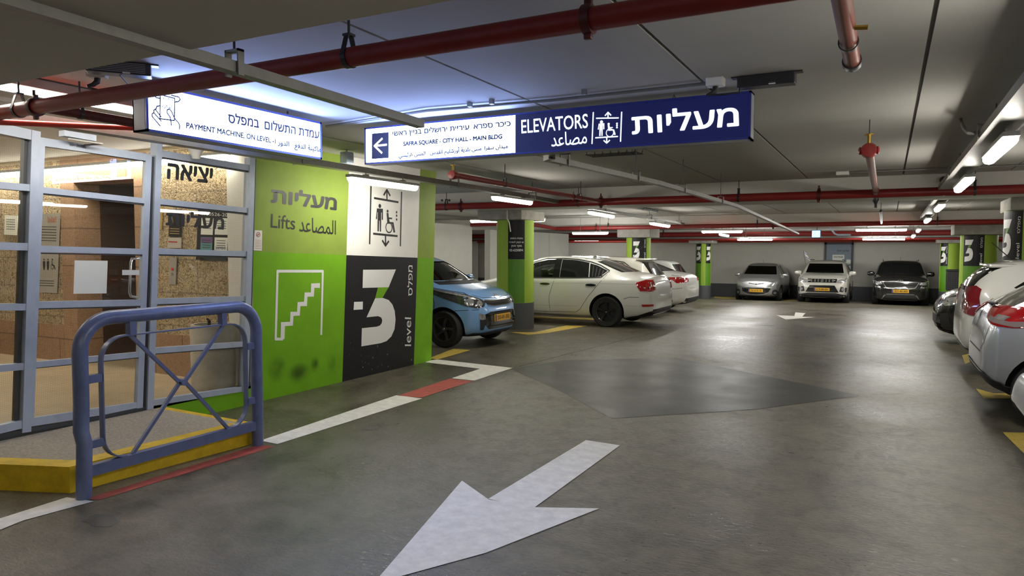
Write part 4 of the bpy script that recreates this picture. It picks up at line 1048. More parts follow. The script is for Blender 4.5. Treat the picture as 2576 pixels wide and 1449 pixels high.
def valve(t, p, s=1.0):
    MB().lathe([(0, -.05 * s), (.05 * s, -.045 * s), (.06 * s, 0), (.05 * s, .045 * s), (0, .05 * s)], p, (0, 1, 0), 16).build('end_cap', m_pipe, t, smooth=True)
    h = MB().tube([p + Vector((0, 0, .03 * s)), p + Vector((0, 0, .12 * s))], .014 * s, 8); h.lathe([(0, .115 * s), (.035 * s, .115 * s), (.035 * s, .125 * s), (0, .125 * s)], p, (0, 0, 1), 12)
    h.build('brass_valve', m_brass, t, smooth=True)
valve(br, vp, .9)
d1a, d1b = atZ(2118, -60, 2.39), atZ(2144, 158, 2.39)
d1 = pipe('sprinkler_branch', 'short brown-red pipe stub hanging in at the top edge of the picture', [(d1b.x, Y1, 2.42), (d1b.x, d1b.y, 2.39)], .034, m_pipec)
MB().lathe([(0, 0), (.04, 0), (.042, .05), (.04, .06), (0, .06)], (d1b.x, d1b.y - .05, 2.39), (0, 1, 0), 18).build('end_cap', m_dsteel, d1, smooth=True)
MB().lathe([(.034, -.012), (.039, -.012), (.039, .012), (.034, .012)], (d1b.x, d1b.y - .35, 2.39), (0, 1, 0), 18, closed=True).build('clamp_ring', m_dsteel, d1, smooth=True)
MB().tube([(d1b.x + .03, d1b.y - .55, 2.39), (d1b.x + .075, d1b.y - .55, 2.385)], .009, 8).build('sprinkler_nozzle', m_brass, d1, smooth=True)
d2 = pipe('sprinkler_branch', 'brown-red branch pipe with brass valve over the middle of the aisle', [(-.165, 6.75, 2.395), (-.175, Y2, 2.385)], .036, m_pipec, couplings=(10.9,))
valve(d2, Vector((-.165, 6.72, 2.395)), 1.1)
b = MB()
for s in (-1, 1): b.lathe([(0, 0), (.03, 0), (.035, .02), (.02, .03), (0, .03)], (-.165 + s * .05, 6.72, 2.395), (s, 0, 0), 10)
b.build('valve_ear', m_pipe, d2, smooth=True)
MB().tube([(-.165, 6.72, 2.5), (-.165, 6.72, 2.65)], .004, 6).build('rod', m_dsteel, d2)
MB().lathe([(0, 0), (.04, 0), (.045, -.06), (.02, -.10), (.02, -.16), (0, -.16)], (-.175, Y2 + .02, 2.34), (0, 0, 1), 12).build('drain_cap', m_dsteel, d2, smooth=True)
d3 = pipe('sprinkler_branch', 'small dark sprinkler drop over the aisle behind the first beam', [(-.15, 16.0, 2.36), (-.16, Y3, 2.25)], .024, m_blackp, hangers=(16.3,), zc=2.54)
pipe('sprinkler_branch', 'dark short pipe stub on the ceiling left of the aisle', [atZ(1605, 521, 2.45), atZ(1605, 521, 2.45) + Vector((.02, 1.3, -.02))], .03, m_dsteel, hangers=(atZ(1605, 521, 2.45).y + .3,), zc=2.54)
lr0, lr1 = atX(-200, 298, -4.92), atX(420, 326, -4.92)
pipe('sprinkler_pipe', 'bright red pipe over the top of the glazed entrance', [lr0, lr1], .019, m_pipeb)
dk0, dk1 = atZ(60, 262, 2.44), atZ(420, 309, 2.44)
pipe('sprinkler_pipe', 'dark red pipe above the entrance behind the payment sign', [(dk0.x, max(2.62, dk0.y), 2.44), (dk0.x, dk1.y + .2, 2.44)], .032, M('deep_red_pipe', (.10, .012, .012), .5), hangers=(2.9,))

# ------------------------------------------------------------------ cable trays
def tray(label, pts, wd, ht, rods=(), zc=2.65, lip=.012, name='cable_tray', rodz=None):
    t = thing(name, label, 'cable tray', pts[0], group='cable trays under the ceiling')
    b = MB(); P = [Vector(p) for p in pts]; prof = [(-wd/2, ht/2), (-wd/2, -ht/2), (wd/2, -ht/2), (wd/2, ht/2), (wd/2 - .004, ht/2), (wd/2 - .004, -ht/2 + .004), (-wd/2 + .004, -ht/2 + .004), (-wd/2 + .004, ht/2)]
    rings = []
    for i, p in enumerate(P):
        a = P[max(0, i - 1)]; c = P[min(len(P) - 1, i + 1)]; tt = (c - a).normalized(); sd = tt.cross(Vector((0, 0, 1))).normalized()
        rings.append(b.add([p + sd * u + Vector((0, 0, v)) for u, v in prof]))
    n = len(prof)
    for r0, r1 in zip(rings, rings[1:]):
        for k in range(n): j = (k + 1) % n; b.face(r0 + k, r0 + j, r1 + j, r1 + k)
    b.face(*[rings[0] + k for k in reversed(range(n))]); b.face(*[rings[-1] + k for k in range(n)])
    b.build('trough', m_galv, t)
    b = MB()
    for s in (-1, 1): b.tube([p + Vector((s * wd * .22, 0, -ht * .1)) for p in P], min(wd, ht) * .22, 6)
    b.build('cables', m_blackp, t)
    for y in rods:
        p = None
        for a, c in zip(P, P[1:]):
            if min(a.y, c.y) <= y <= max(a.y, c.y): p = a.lerp(c, (y - a.y) / (c.y - a.y))
        if p is None: continue
        bk = MB().box(tuple(p + Vector((-wd / 2 - .012, -.015, -ht / 2 - .01))), tuple(p + Vector((-wd / 2 - .004, .015, ht / 2 + .05)))).box(tuple(p + Vector((wd / 2 + .004, -.015, -ht / 2 - .01))), tuple(p + Vector((wd / 2 + .012, .015, ht / 2 + .05)))).box(tuple(p + Vector((-wd / 2 - .012, -.015, ht / 2 + .04))), tuple(p + Vector((wd / 2 + .012, .015, ht / 2 + .05)))).build('hanger_bracket', m_galv, t)
        MB().tube([p + Vector((0, 0, ht / 2 + .04)), Vector((p.x, p.y, zc))], .005, 6).build('rod', m_dsteel, bk)
    return t
def t1(px, py): return atZ(px, py, 2.29)
a, c = t1(80, 18), t1(1058, 312)
tray('slim grey cable tray crossing in front of the payment sign', [a.lerp(c, -.9), a, c], .055, .045, rods=(t1(598, 170).y,), zc=2.65)
p = [t1(1375, 398), t1(1655, 460), atZ(1850, 517, 2.26), atZ(2008, 588, 2.10)]
tray('slim cable tray continuing behind the elevators sign into the distance', [(-2.36, 5.17, 2.29)] + p, .06, .045, rods=(5.55, 7.05, 8.6, 10.5))
tray('grey cable tray running along the top of the mural', [(-5.05, 2.6, 2.41), (-5.05, 9.0, 2.41), (-5.12, 11.4, 2.40)], .11, .06, rods=(5.2, 8.0, 10.4))
tray('dark cable tray over the stalls behind the first beam', [(-5.0, 12.7, 2.36), (-5.0, 19.6, 2.30)], .11, .05, rods=(13.4, 16.5, 19.2), zc=2.54)
tray('wide cable tray carrying the row of lamps on the right', [(.68, 2.6, 2.43), (.68, 11.4, 2.43)], .20, .06, rods=(3.2, 6.4, 9.4))
tray('cable tray carrying the farther lamps on the right', [(.70, 12.7, 2.38), (.74, 19.7, 2.34)], .20, .05, rods=(14, 18), zc=2.54)
hp = MB().tube([(.50, 7.0, 2.65), (.50, 6.9, 2.60), (.50, 6.6, 2.50), (.52, 6.5, 2.46), (.565, 6.5, 2.455)], .015, 8).build('cable_conduit', m_galv, None, smooth=True)
tag(hp, 'bent grey conduit dropping to the lamp tray on the right', 'conduit')
wb = thing('wire_basket', 'black wire basket under the ceiling behind the elevators sign', 'basket', atZ(1545, 384, 2.60))
b = MB(); o = atZ(1545, 384, 2.60)
for k in range(7): b.tube([o + Vector((-.27 + k * .09, -.14, .03)), o + Vector((-.27 + k * .09, -.10, -.02)), o + Vector((-.27 + k * .09, .10, -.02)), o + Vector((-.27 + k * .09, .14, .03))], .004, 5)
for k in range(4): b.tube([o + Vector((-.29, -.10 + k * .066, -.02)), o + Vector((.29, -.10 + k * .066, -.02))], .004, 5)
b.build('wire_mesh', m_dsteel, wb)
MB().tube([o + Vector((.2, 0, -.02)), Vector((o.x + .2, o.y, 2.65))], .004, 5).build('rod', m_dsteel, wb)

# ------------------------------------------------------------------ lamps
G1 = 'fluorescent battens below the lamp tray on the right'
def mk(lab, p0, p1, **k): return batten('batten_lamp', lab, p0, p1, group='fluorescent batten lamps', **k)
mk('lit batten lamp in front of the white lift panel of the mural', (-4.97, 5.83, 2.305), (-4.97, 7.03, 2.305), drop=.09)
mk('lit batten lamp above the first left column', (-4.985, 8.92, 2.318), (-4.985, 10.14, 2.318), drop=.07)
mk('lit batten lamp behind the first beam over the white saloon', (-5.06, 12.82, 2.30), (-5.08, 14.2, 2.28), drop=.035)
mk('second lit batten lamp behind the first beam', (-4.87, 16.2, 2.21), (-4.87, 17.7, 2.19), drop=.10)
for i, (y0_, y1_, z_, lab) in enumerate(((5.66, 6.86, 2.305, 'nearest lit batten lamp below the right-hand tray'), (8.5, 9.9, 2.30, 'second lit batten lamp below the right-hand tray'), (12.9, 14.3, 2.29, 'third lit batten lamp on the right, just beyond the first beam'), (17.2, 18.6, 2.25, 'fourth lit batten lamp on the right, beyond the first beam'))):
    mk(lab, (.69 + i * .015, y0_, z_), (.69 + i * .015, y1_, z_ - .004), drop=.09 if i < 2 else .05)
mk('unseen batten lamp added below the right-hand tray beside the camera', (.69, 2.6, 2.305), (.69, 3.8, 2.305), drop=.088)  # this unseen lamp and the next are added to light the foreground
mk('unseen batten lamp added behind the camera in line with the right-hand tray', (.69, -.6, 2.19), (.69, .6, 2.19))
mk('unseen batten lamp added over the aisle behind the camera', (-1.6, -2.2, 2.50), (-1.6, -1.0, 2.50))  # two more unseen lamps, added behind the camera for foreground light
mk('unseen batten lamp added on the right behind the camera', (2.6, -2.2, 2.50), (2.6, -1.0, 2.50))
mk('unseen batten lamp added over the right row beside the camera', (3.8, 3.2, 2.50), (3.8, 4.4, 2.50))  # this one and the next: unseen, added to brighten from the right
mk('unseen batten lamp added over the right row ahead', (4.2, 8.4, 2.50), (4.2, 9.6, 2.50))
mk('batten lamp added out of view by the right wall', (5.5, 4.2, 2.45), (5.5, 5.4, 2.45))  # out-of-view pair added by the right wall as extra light
mk('unseen batten lamp added by the right wall farther back', (5.0, 15, 2.3), (5.0, 16.2, 2.3))
mk('lit batten lamp far right between the two right columns', (2.9, 22.4, 2.05), (4.1, 22.4, 2.05))
for lab, x0_, x1_, y_, z_, px in (('long lit lamp at the end of the white stall wall', 0, 0, 18.6, 2.06, (1440, 1530)), ('long lit lamp left of the middle under the second beam', 0, 0, 20.5, 2.12, (1765, 1868)),
                              ('long lit lamp right of the middle under the second beam', 0, 0, 20.5, 2.13, (2152, 2282))):
    p0, p1 = atY(px[0], 583, y_), atY(px[1], 583, y_); mk(lab, (p0.x, y_, z_), (p1.x, y_, z_), cool=True)
for lab, px in (('lit lamp near the back wall above the silver front car', (1858, 1946)), ('lit lamp near the back wall above the black front car', (2170, 2277))):
    p0, p1 = atY(px[0], 600, 28.0), atY(px[1], 600, 28.0); mk(lab, (p0.x, 27.75, 2.01), (p1.x, 27.75, 2.01), cool=True)
mk('small lit lamp seen end-on right of the middle, nearer of two', (.72, 22.0, 2.16), (.72, 23.2, 2.15), cool=True)
mk('small lit lamp seen end-on right of the middle, farther of two', (.70, 25.6, 2.08), (.70, 26.8, 2.06), cool=True)
mk('lit lamp over the stalls between the second and third left columns', (-4.6, 22.6, 2.09), (-4.6, 23.8, 2.07), cool=True)
mk('farther lit lamp over the stalls near the third left column', (-4.5, 25.6, 2.03), (-4.5, 26.8, 2.01), cool=True)
mk('round-ended lamp behind the capital of the first left column, right side', (atY(1371, 541, 14.2).x, 14.2, 2.24), (atY(1184, 544, 14.2).x, 14.2, 2.24))
mk('lamp over the stalls far left behind the mural', (-9.4, 9.8, 2.25), (-9.4, 11.0, 2.25))
mk('lamp over the far left bay behind the wall', (-13.6, 17.5, 2.3), (-13.6, 18.7, 2.3))
mk('lamp added to brighten the far left bay behind the gap', (-15.2, 23.0, 2.3), (-15.2, 24.2, 2.3), drop=.26)  # added to brighten the wall seen through the gap
mk('lamp over the far left bay near the back wall', (-12.5, 29.8, 2.05), (-11.3, 29.8, 2.05), cool=True)
lp = thing('ceiling_light', 'long bright twin ceiling light above the glazed entrance', 'lamp', (-5.0, 3.2, 2.62))
MB().bbox((-5.12, 2.35, 2.585), (-4.88, 4.2, 2.645), .006).build('housing', m_gasket, lp)
MB().bbox((-5.09, 2.38, 2.57), (-4.91, 4.17, 2.588), .006).build('diffuser', m_lampd, lp)

# ------------------------------------------------------------------ small fixtures
hn = atX(493, 385, -5.52)
t = thing('cone_horn', 'white cone-shaped ceiling horn before the glazed entrance', 'loudspeaker', hn)
MB().lathe([(0, .045), (.075, .045), (.078, .04), (.05, .005), (.035, -.045), (.03, -.055), (0, -.058)], hn, seg=24).build('cone', m_plast, t, smooth=True)
MB().tube([hn + Vector((0, 0, .04)), hn + Vector((0, 0, .12))], .012, 8).build('stem', m_plast, t)
t = thing('ceiling_detector', 'white flat detector box on the ceiling near the first beam', 'detector', atZ(2120, 432, 2.65))
o = atZ(2120, 432, 2.65); MB().bbox((o.x - .08, o.y - .08, 2.60), (o.x + .08, o.y + .08, 2.65), .01).build('box', m_plast, t)
MB().tube([(o.x + .08, o.y, 2.635), (2.2, o.y, 2.635)], .010, 6).build('conduit', m_galv, t)
o = atY(2375, 453, 11.70); t = thing('dome_camera', 'small dark dome camera on the first beam at the right', 'camera', o)
MB().lathe([(0, 0), (.05, 0), (.055, .03), (.04, .06), (0, .07)], o + Vector((0, .04, 0)), (0, -1, 0), 18).build('dome', m_dsteel, t, smooth=True)
for nm, px in (('pair of dark wall holes in the beam end above the left stalls', (1112, 1130)),):
    t = thing('vent_hole', nm, 'vent', atY(1121, 505, 11.735))
    for x in px:
        o = atY(x, 504, 11.735); MB().lathe([(0, 0), (.022, 0), (.022, .01), (0, .01)], o + Vector((0, .004, 0)), (0, -1, 0), 14).build('opening', m_blackp, t)
jb = thing('junction_box', 'grey junction box on the tray above the mural', 'box', atX(868, 398, -5.3))
o = atX(868, 398, -5.3); MB().bbox((o.x - .05, o.y - .03, o.z - .06), (o.x + .05, o.y + .09, o.z + .07), .01).build('box', m_frame, jb); 
MB().tube([(o.x, o.y + .03, o.z + .06), (o.x, o.y + .03, 2.65)], .012, 8).build('conduit', m_frame, jb)
scn = thing('hanging_screen', 'small lit blue display hanging in the distance before the back wall', 'screen', atY(2055, 590, 26.5))
a, c = atY(2043, 580, 26.5), atY(2063, 597, 26.5)
MB().bbox((a.x - .02, 26.5, c.z - .02), (c.x + .02, 26.58, a.z + .02), .01).build('case', m_dsteel, scn)
MB().poly([(a.x, 26.495, c.z), (c.x, 26.495, c.z), (c.x, 26.495, a.z), (a.x, 26.495, a.z)]).build('display', m_screen, scn)
MB().tube([(a.x + .15, 26.54, a.z), (a.x + .15, 26.54, 2.4)], .012, 6).build('rod', m_dsteel, scn)
bp = MB().tube([atY(2088, 573, 26.2), atY(2100, 588, 26.2), atY(2108, 591, 26.2), atY(2140, 591, 26.2)], .03, 8).build('bent_conduit', m_frame, None, smooth=True)
tag(bp, 'pale blue bent conduit hanging beside the far display', 'conduit')

# back door with its papers
DY = 32.44
dr = structure(thing('door_2', 'blue-grey steel door in the back wall with paper notices', 'door', atY(2108, 752, DY)))
dl = lambda px, py, y=DY: atY(px, py, y)
x0_, x1_, zb_, zt_d = dl(2072, 700).x, dl(2145, 700).x, fz(DY), dl(2100, 610).z
MB().box((x0_ + .08, DY, zb_), (x1_ - .08, DY + .05, zt_d - .08)).build('door_leaf', m_doorb, dr)
MB().box((x0_, DY - .03, zb_), (x0_ + .08, DY + .06, zt_d)).box((x1_ - .08, DY - .03, zb_), (x1_, DY + .06, zt_d)).box((x0_, DY - .03, zt_d - .08), (x1_, DY + .06, zt_d)).build('door_frame', m_band, dr)
for cs, tx in (((2094, 656, 2124, 641), 'СКЛАД'), ((2129, 665, 2140, 653), ''), ((2130, 678, 2140, 669), '')):
    a, c = dl(cs[0], cs[1], DY - .01), dl(cs[2], cs[3], DY - .01)
    s_ = MB().box((a.x, DY - .008, a.z), (c.x, DY, c.z)).build('paper_notice', m_paper, dr)
    if tx: Flat().text(tx, a.x + .05, c.z - .14, c.x - .05, c.z - .05, .02).place('lettering', m_ink, (0, DY - .008, 0), *YP, s_)
a, c = dl(2107, 633), dl(2136, 629)
Flat().text('DX 6250', a.x, a.z, c.x, c.z, .01).place('door_lettering', m_ink, (0, DY, 0), *YP, dr)
MB().lathe([(0, 0), (.03, 0), (.03, .05), (0, .05)], (x0_ + .16, DY, .65), (0, -1, 0), 10).build('door_handle', m_chrome, dr)

# ================================================================== cars
def lerp_pts(pts, x):
    if x <= pts[0][0]: return pts[0][1]
    for (a, b), (c, d) in zip(pts, pts[1:]):
        if x <= c: return b + (d - b) * (x - a) / (c - a)
    return pts[-1][1]
def mirrored(poly): return [(-a, b) for a, b in poly]
def smooth_poly(pts, n=3):                                  # closed Catmull-Rom through the points
    out = []; k = len(pts)
    for i in range(k):
        p0, p1, p2, p3 = pts[i - 1], pts[i], pts[(i + 1) % k], pts[(i + 2) % k]
        for j in range(n):
            t = j / n
            out.append(tuple(.5 * (2 * p1[q] + (p2[q] - p0[q]) * t + (2 * p0[q] - 5 * p1[q] + 4 * p2[q] - p3[q]) * t * t + (3 * p1[q] - p0[q] - 3 * p2[q] + p3[q]) * t ** 3) for q in (0, 1)))
    return out
DIRS = {'F': 0, 'L': 90, 'B': 180, 'R': 270}
RIMS = {}
class Car:
    def __init__(s, name, label, sp, paint, x, y, head, z=None, pitch=0.0, group=None):
        s.sp = sp; z = fz(y) if z is None else z
        mt = Matrix.Translation((x, y, z)) @ Matrix.Rotation(math.radians(head), 4, 'Z') @ Matrix.Rotation(pitch, 4, 'Y')
        s.root = thing(name, label, 'car', mtx=mt, group=group or ('cars facing the camera at the back wall' if head == -90 else 'cars in the right row' if x > 1 else 'cars in the left row'))
        s.paint = paint
        s.shell()
    def ring(s, x, inset=0.0):
        sp = s.sp; w = lerp_pts(sp['hw'], x); zs = lerp_pts(sp['zs'], x); zt = lerp_pts(sp['zt'], x); zb = lerp_pts(sp['zb'], x)
        h = max(0.0, zt - zs); g = min(1, max(0, (h - .06) / .30)); g = g * g * (3 - 2 * g)
        wr = min(lerp_pts(sp['rw'], x), w * .93)
        A = [(0, zb), (.72 * w, zb), (.94 * w, zb + .03), (.99 * w, zb + .34 * (zs - zb)), (w, zb + .66 * (zs - zb)), (.985 * w, zs - .05), (.955 * w, zs)]
        hood = [(.88 * w, zs + .40 * h), (.72 * w, zs + .68 * h), (.45 * w, zs + .9 * h), (0, zt)]
        wm = .94 * w + (wr - .94 * w) * .5
        cab = [(wm, zs + .5 * h), (wr, zs + .90 * h), (.74 * wr, zs + .985 * h), (0, zt)]
        A += [(a[0] + (b[0] - a[0]) * g, a[1] + (b[1] - a[1]) * g) for a, b in zip(hood, cab)]
        return A, g, (w, zs, zt, wr, h)
    def shell(s):
        sp = s.sp
        xs = sorted({round(p[0], 3) for k in ('zt', 'zs', 'hw', 'zb') for p in sp[k]})
        full = []
        for a, b in zip(xs, xs[1:]):
            full.append(a); n = int((b - a) / .28)
            full += [a + (b - a) * (k + 1) / (n + 1) for k in range(n)]
        full.append(xs[-1])
        xs = [full[0]] + [x for a, x in zip(full, full[1:]) if x - a > .012]
        bm = bmesh.new(); rings = []
        for x in xs:
            A, g, _ = s.ring(x)
            pts = [(x, y, z) for y, z in A] + [(x, -y, z) for y, z in A[-2:0:-1]]
            rings.append([bm.verts.new(p) for p in pts])
        for r0, r1 in zip(rings, rings[1:]):
            n = len(r0)
            for k in range(n): j = (k + 1) % n; bm.faces.new((r0[k], r0[j], r1[j], r1[k]))
        bm.faces.new(rings[0]); bm.faces.new(list(reversed(rings[-1])))
        bmesh.ops.recalc_face_normals(bm, faces=bm.faces)
        me = bpy.data.meshes.new('car_shell'); bm.to_mesh(me); bm.free()
        me.materials.append(s.paint)
        o = bpy.data.objects.new('car_shell', me); COL.objects.link(o)
        md = o.modifiers.new('s', 'SUBSURF'); md.levels = 2; md.render_levels = 2
        dg = bpy.context.evaluated_depsgraph_get(); ev = o.evaluated_get(dg)
        me2 = bpy.data.meshes.new_from_object(ev)
        bpy.data.objects.remove(o)
        bm = bmesh.new(); bm.from_mesh(me2); s.bvh = BVHTree.FromBMesh(bm); bm.free()
        # cutters: wheel wells, and when asked the cabin with its window openings
        cut = MB()
        for wx in (sp['wheels'][0], sp['wheels'][1]):
            r = sp['wheels'][2] + sp.get('gap', .045)
            for sd in (-1, 1):
                cut.lathe([(0, -.16), (r, -.16), (r, .25), (0, .25)], (wx, sd * (sp['W'] / 2 - .12), sp['wheels'][2] + .01), (0, sd, 0), 32)
        body = bpy.data.objects.new('body', me2); COL.objects.link(body)
        def boolean(mb, m):
            c = mb.build('cutter', m); mo_ = body.modifiers.new('b', 'BOOLEAN'); mo_.object = c; mo_.solver = 'EXACT'; mo_.material_mode = 'TRANSFER'; mo_.use_self = True
            dg = bpy.context.evaluated_depsgraph_get(); nm = bpy.data.meshes.new_from_object(body.evaluated_get(dg))
            body.modifiers.clear(); old = body.data; body.data = nm; bpy.data.meshes.remove(old)
            cm = c.data; bpy.data.objects.remove(c); bpy.data.meshes.remove(cm)
        boolean(cut, m_gap)
        if sp.get('hollow'):
            cab = MB(); x0, x1 = sp['hollow']; rr = []
            n = 14
            for k in range(n + 1):
                x = x0 + (x1 - x0) * k / n; A, g, (w, zs, zt, wr, h) = s.ring(x)
                pts = [(0, .36), (.86 * w, .36), (.87 * w, zs - .02), (.90 * w - .03, zs + .02), (wr - .06, zs + max(.03, .86 * h - .03)), (0, max(zs + .035, zt - .06))]
                rr.append(cab.add([(x, y, z) for y, z in pts] + [(x, -y, z) for y, z in pts[-2:0:-1]]))
            q = 10
            for a, b in zip(rr, rr[1:]):
                for k in range(q): j = (k + 1) % q; cab.face(a + k, a + j, b + j, b + k)
            cab.face(*range(rr[0], rr[0] + q)); cab.face(*reversed(range(rr[-1], rr[-1] + q)))
            boolean(cab, m_cabin)
            wc = MB(); mid = (x0 + x1) / 2
            for pl in sp.get('open_side', []):
                for sd in (-1, 1): wc.prism([(x, sd * .35, z) for x, z in pl], (0, sd * .9, 0))
            for pl in sp.get('open_front', []): wc.prism([(mid, y, z) for y, z in pl], (sp['L'], 0, 0))
            for pl in sp.get('open_rear', []): wc.prism([(mid, y, z) for y, z in pl], (-sp['L'], 0, 0))
            if wc.v: boolean(wc, m_trim)
        me = body.data
        for p in me.polygons: p.use_smooth = True
        me.set_sharp_from_angle(angle=math.radians(38))
        me.name = 'body'; body.parent = s.root; WM[body.name] = W(s.root).copy()
        s.body = body
    def hit(s, side, u, z):
        if side == 'T':
            o = Vector((u, z, 9)); d = Vector((0, 0, 1)); P = lambda: o
        else:
            a = math.radians(DIRS.get(side, side) if not isinstance(side, (int, float)) else side)
            d = Vector((math.cos(a), math.sin(a), 0)); U = Vector((-d.y, d.x, 0))
            if isinstance(side, (int, float)): u += U.dot(Vector((math.copysign(s.sp['L'] / 2 * .93, d.x), math.copysign(s.sp['W'] / 2 * .85, d.y), 0)))
            o = U * u + Vector((0, 0, z)) + d * 9
        loc, nor, i, dist = s.bvh.ray_cast(o, -d)
        if loc is None:
            loc, nor, i, dist = s.bvh.find_nearest(o - d * (9 - (s.sp['L'] / 2 if abs(d.x) > .9 else s.sp['W'] / 2 if abs(d.y) > .9 else 0)))
        if nor.dot(d) < 0: nor = -nor
        return loc, nor
    def uv(s, side, p):                                     # (x, z) on a side, (y, z) at the ends, (x, y) from above
        if side in ('L',): return (-p[0], p[1])
        if side in ('B',): return (-p[0], p[1])
        return p
    def patch(s, name, side, polys, m, off=.004, res=.07, parent=None, label=None, sm=False, th=.008):
        bm = bmesh.new()
        for pl in polys:
            if sm: pl = smooth_poly(pl)
            pl = [s.uv(side, p) for p in pl]
            vs = [bm.verts.new((p[0], p[1], 0)) for p in pl]
            for t in tessellate_polygon([[v.co for v in vs]]):
                try: bm.faces.new([vs[i] for i in t])
                except ValueError: pass
        for ax in (0, 1):
            c = [v.co[ax] for v in bm.verts]; k = math.ceil(min(c) / res)
            while k * res < max(c):
                no = (1, 0, 0) if ax == 0 else (0, 1, 0)
                bmesh.ops.bisect_plane(bm, geom=bm.verts[:] + bm.edges[:] + bm.faces[:], plane_co=tuple(k * res * q for q in no), plane_no=no); k += 1
        bmesh.ops.recalc_face_normals(bm, faces=bm.faces)
        for v in bm.verts:
            loc, nor = s.hit(side, v.co.x, v.co.y); v.co = loc + nor * off
        bmesh.ops.recalc_face_normals(bm, faces=bm.faces)
        if th:
            bmesh.ops.solidify(bm, geom=bm.faces[:], thickness=th)
            bmesh.ops.recalc_face_normals(bm, faces=bm.faces)
        me = bpy.data.meshes.new(name); bm.to_mesh(me); bm.free(); me.materials.append(m)
        for f in me.polygons: f.use_smooth = True
        me.set_sharp_from_angle(angle=math.radians(35))
        return link_mesh(name, me, parent or s.root, label)
    def both(s, name, side, poly, m, **k):                  # the same patch left and right
        if side in ('F', 'B', 'T'):
            s.patch(name, side, [poly], m, **k)
            s.patch(name, side, [[(-p[0], p[1]) if side != 'T' else (p[0], -p[1]) for p in poly]], m, **k)
        elif isinstance(side, (int, float)):
            s.patch(name, side, [poly], m, **k); s.patch(name, (360 - side) % 360, [mirrored(poly)], m, **k)
        else:
            s.patch(name, 'L', [poly], m, **k); s.patch(name, 'R', [poly], m, **k)
    def lines(s, name, side, paths, wd, m, off=.0015, parent=None, label=None, th=0):
        polys = []
        for pa in paths:
            P = [Vector(p) for p in pa]
            for a, b in zip(P, P[1:]):
                n_ = max(1, int((b - a).length / .06)); t = (b - a).normalized(); nn = Vector((-t.y, t.x)) * wd / 2
                for k in range(n_):
                    c, d = a.lerp(b, k / n_), a.lerp(b, (k + 1) / n_); polys.append([tuple(c - nn), tuple(d - nn), tuple(d + nn), tuple(c + nn)])
        return s.patch(name, side, polys, m, off=off, res=.5, parent=parent, label=label, th=th)
    def plate(s, side, z, text, w=.52, h=.11, y=0.0):
        loc, nor = s.hit(side, y, z)
        d = Vector((1, 0, 0)) if side == 'F' else Vector((-1, 0, 0)); U = Vector((-d.y, d.x, 0))
        c = Vector((loc.x, y, z)) + d * .018
        b = MB(); b.prism([c + U * a * w / 2 + Vector((0, 0, e * h / 2)) for a, e in ((-1, -1), (1, -1), (1, 1), (-1, 1))], -d * .03)
        p = b.build('licence_plate', m_plate, s.root, local=True)
        if text:
            Flat().text(text, -w * .36, -h * .28, w * .42, h * .28, .02).place('plate_number', m_ink, c, U, (0, 0, 1), p, local=True)
            Flat().rect(-w * .49, -h * .46, -w * .42, h * .46).place('country_strip', m_flagb, c, U, (0, 0, 1), p, local=True)
        return p
    def wheels(s, style, which=None):
        xr, xf, r, wd = s.sp['wheels']
        key = (style, r, wd)
        if key not in RIMS:
            t = MB().lathe([(r * .66, -wd * .40), (r * .90, -wd / 2), (r * .98, -wd * .36), (r, -wd * .15), (r, wd * .15), (r * .98, wd * .36), (r * .90, wd / 2), (r * .66, wd * .42), (r * .62, wd * .2), (r * .62, -wd * .2)], (0, 0, 0), (0, 1, 0), 40, closed=True)
            to = t.build('wheel', m_rubber, None, smooth=True); tm = to.data; bpy.data.objects.remove(to)
            rm = MB(); sty, n, m = {'five': (0, 5, m_rimb), 'twist': (1, 5, m_rimd), 'silver': (0, 7, m_rims), 'multi': (0, 10, m_rims)}[style]
            ro = r * .66
            rm.lathe([(ro, wd * .40), (ro * 1.0, wd * .44), (ro * .93, wd * .42), (ro * .90, wd * .1), (ro * .88, -wd * .3), (ro, -wd * .35)], (0, 0, 0), (0, 1, 0), 40, closed=True)
            rm.lathe([(0, wd * .36), (ro * .24, wd * .36), (ro * .26, wd * .2), (0, wd * .2)], (0, 0, 0), (0, 1, 0), 20)
            for k in range(n):
                a = 2 * math.pi * k / n + .3
                sw = ro * (.24 if n == 5 else .12)
                def P(rad, off, y):
                    q = a + (rad / ro) * (.35 if sty else 0)
                    return Vector((math.cos(q) * rad - math.sin(q) * off, y, math.sin(q) * rad + math.cos(q) * off))
                prof = [(.15, 1.0), (.45, .75), (.75, .8), (.95, 1.25)]
                prev = None
                for rad, kf in prof:
                    c = rm.add([P(ro * rad, -sw * kf / 2, wd * .39), P(ro * rad, sw * kf / 2, wd * .39), P(ro * rad, sw * kf / 2, wd * .25), P(ro * rad, -sw * kf / 2, wd * .25)])
                    if prev is not None:
                        for q in range(4): j = (q + 1) % 4; rm.face(prev + q, prev + j, c + j, c + q)
                    prev = c
            ro_ = rm.build('rim', m, None, smooth=True); rmm = ro_.data; bpy.data.objects.remove(ro_)
            dk = MB().lathe([(0, 0), (ro * .9, 0), (ro * .9, -.01), (0, -.01)], (0, wd * .05, 0), (0, 1, 0), 24).build('brake_disc', m_dsteel, None, smooth=True); dm = dk.data; bpy.data.objects.remove(dk)
            hc = MB().lathe([(0, wd * .36), (ro * .12, wd * .36), (ro * .10, wd * .39), (0, wd * .395)], (0, 0, 0), (0, 1, 0), 14).build('hub_cap', m_chrome, None, smooth=True); hm = hc.data; bpy.data.objects.remove(hc)
            RIMS[key] = (tm, rmm, dm, hm)
        tm, rmm, dm, hm = RIMS[key]
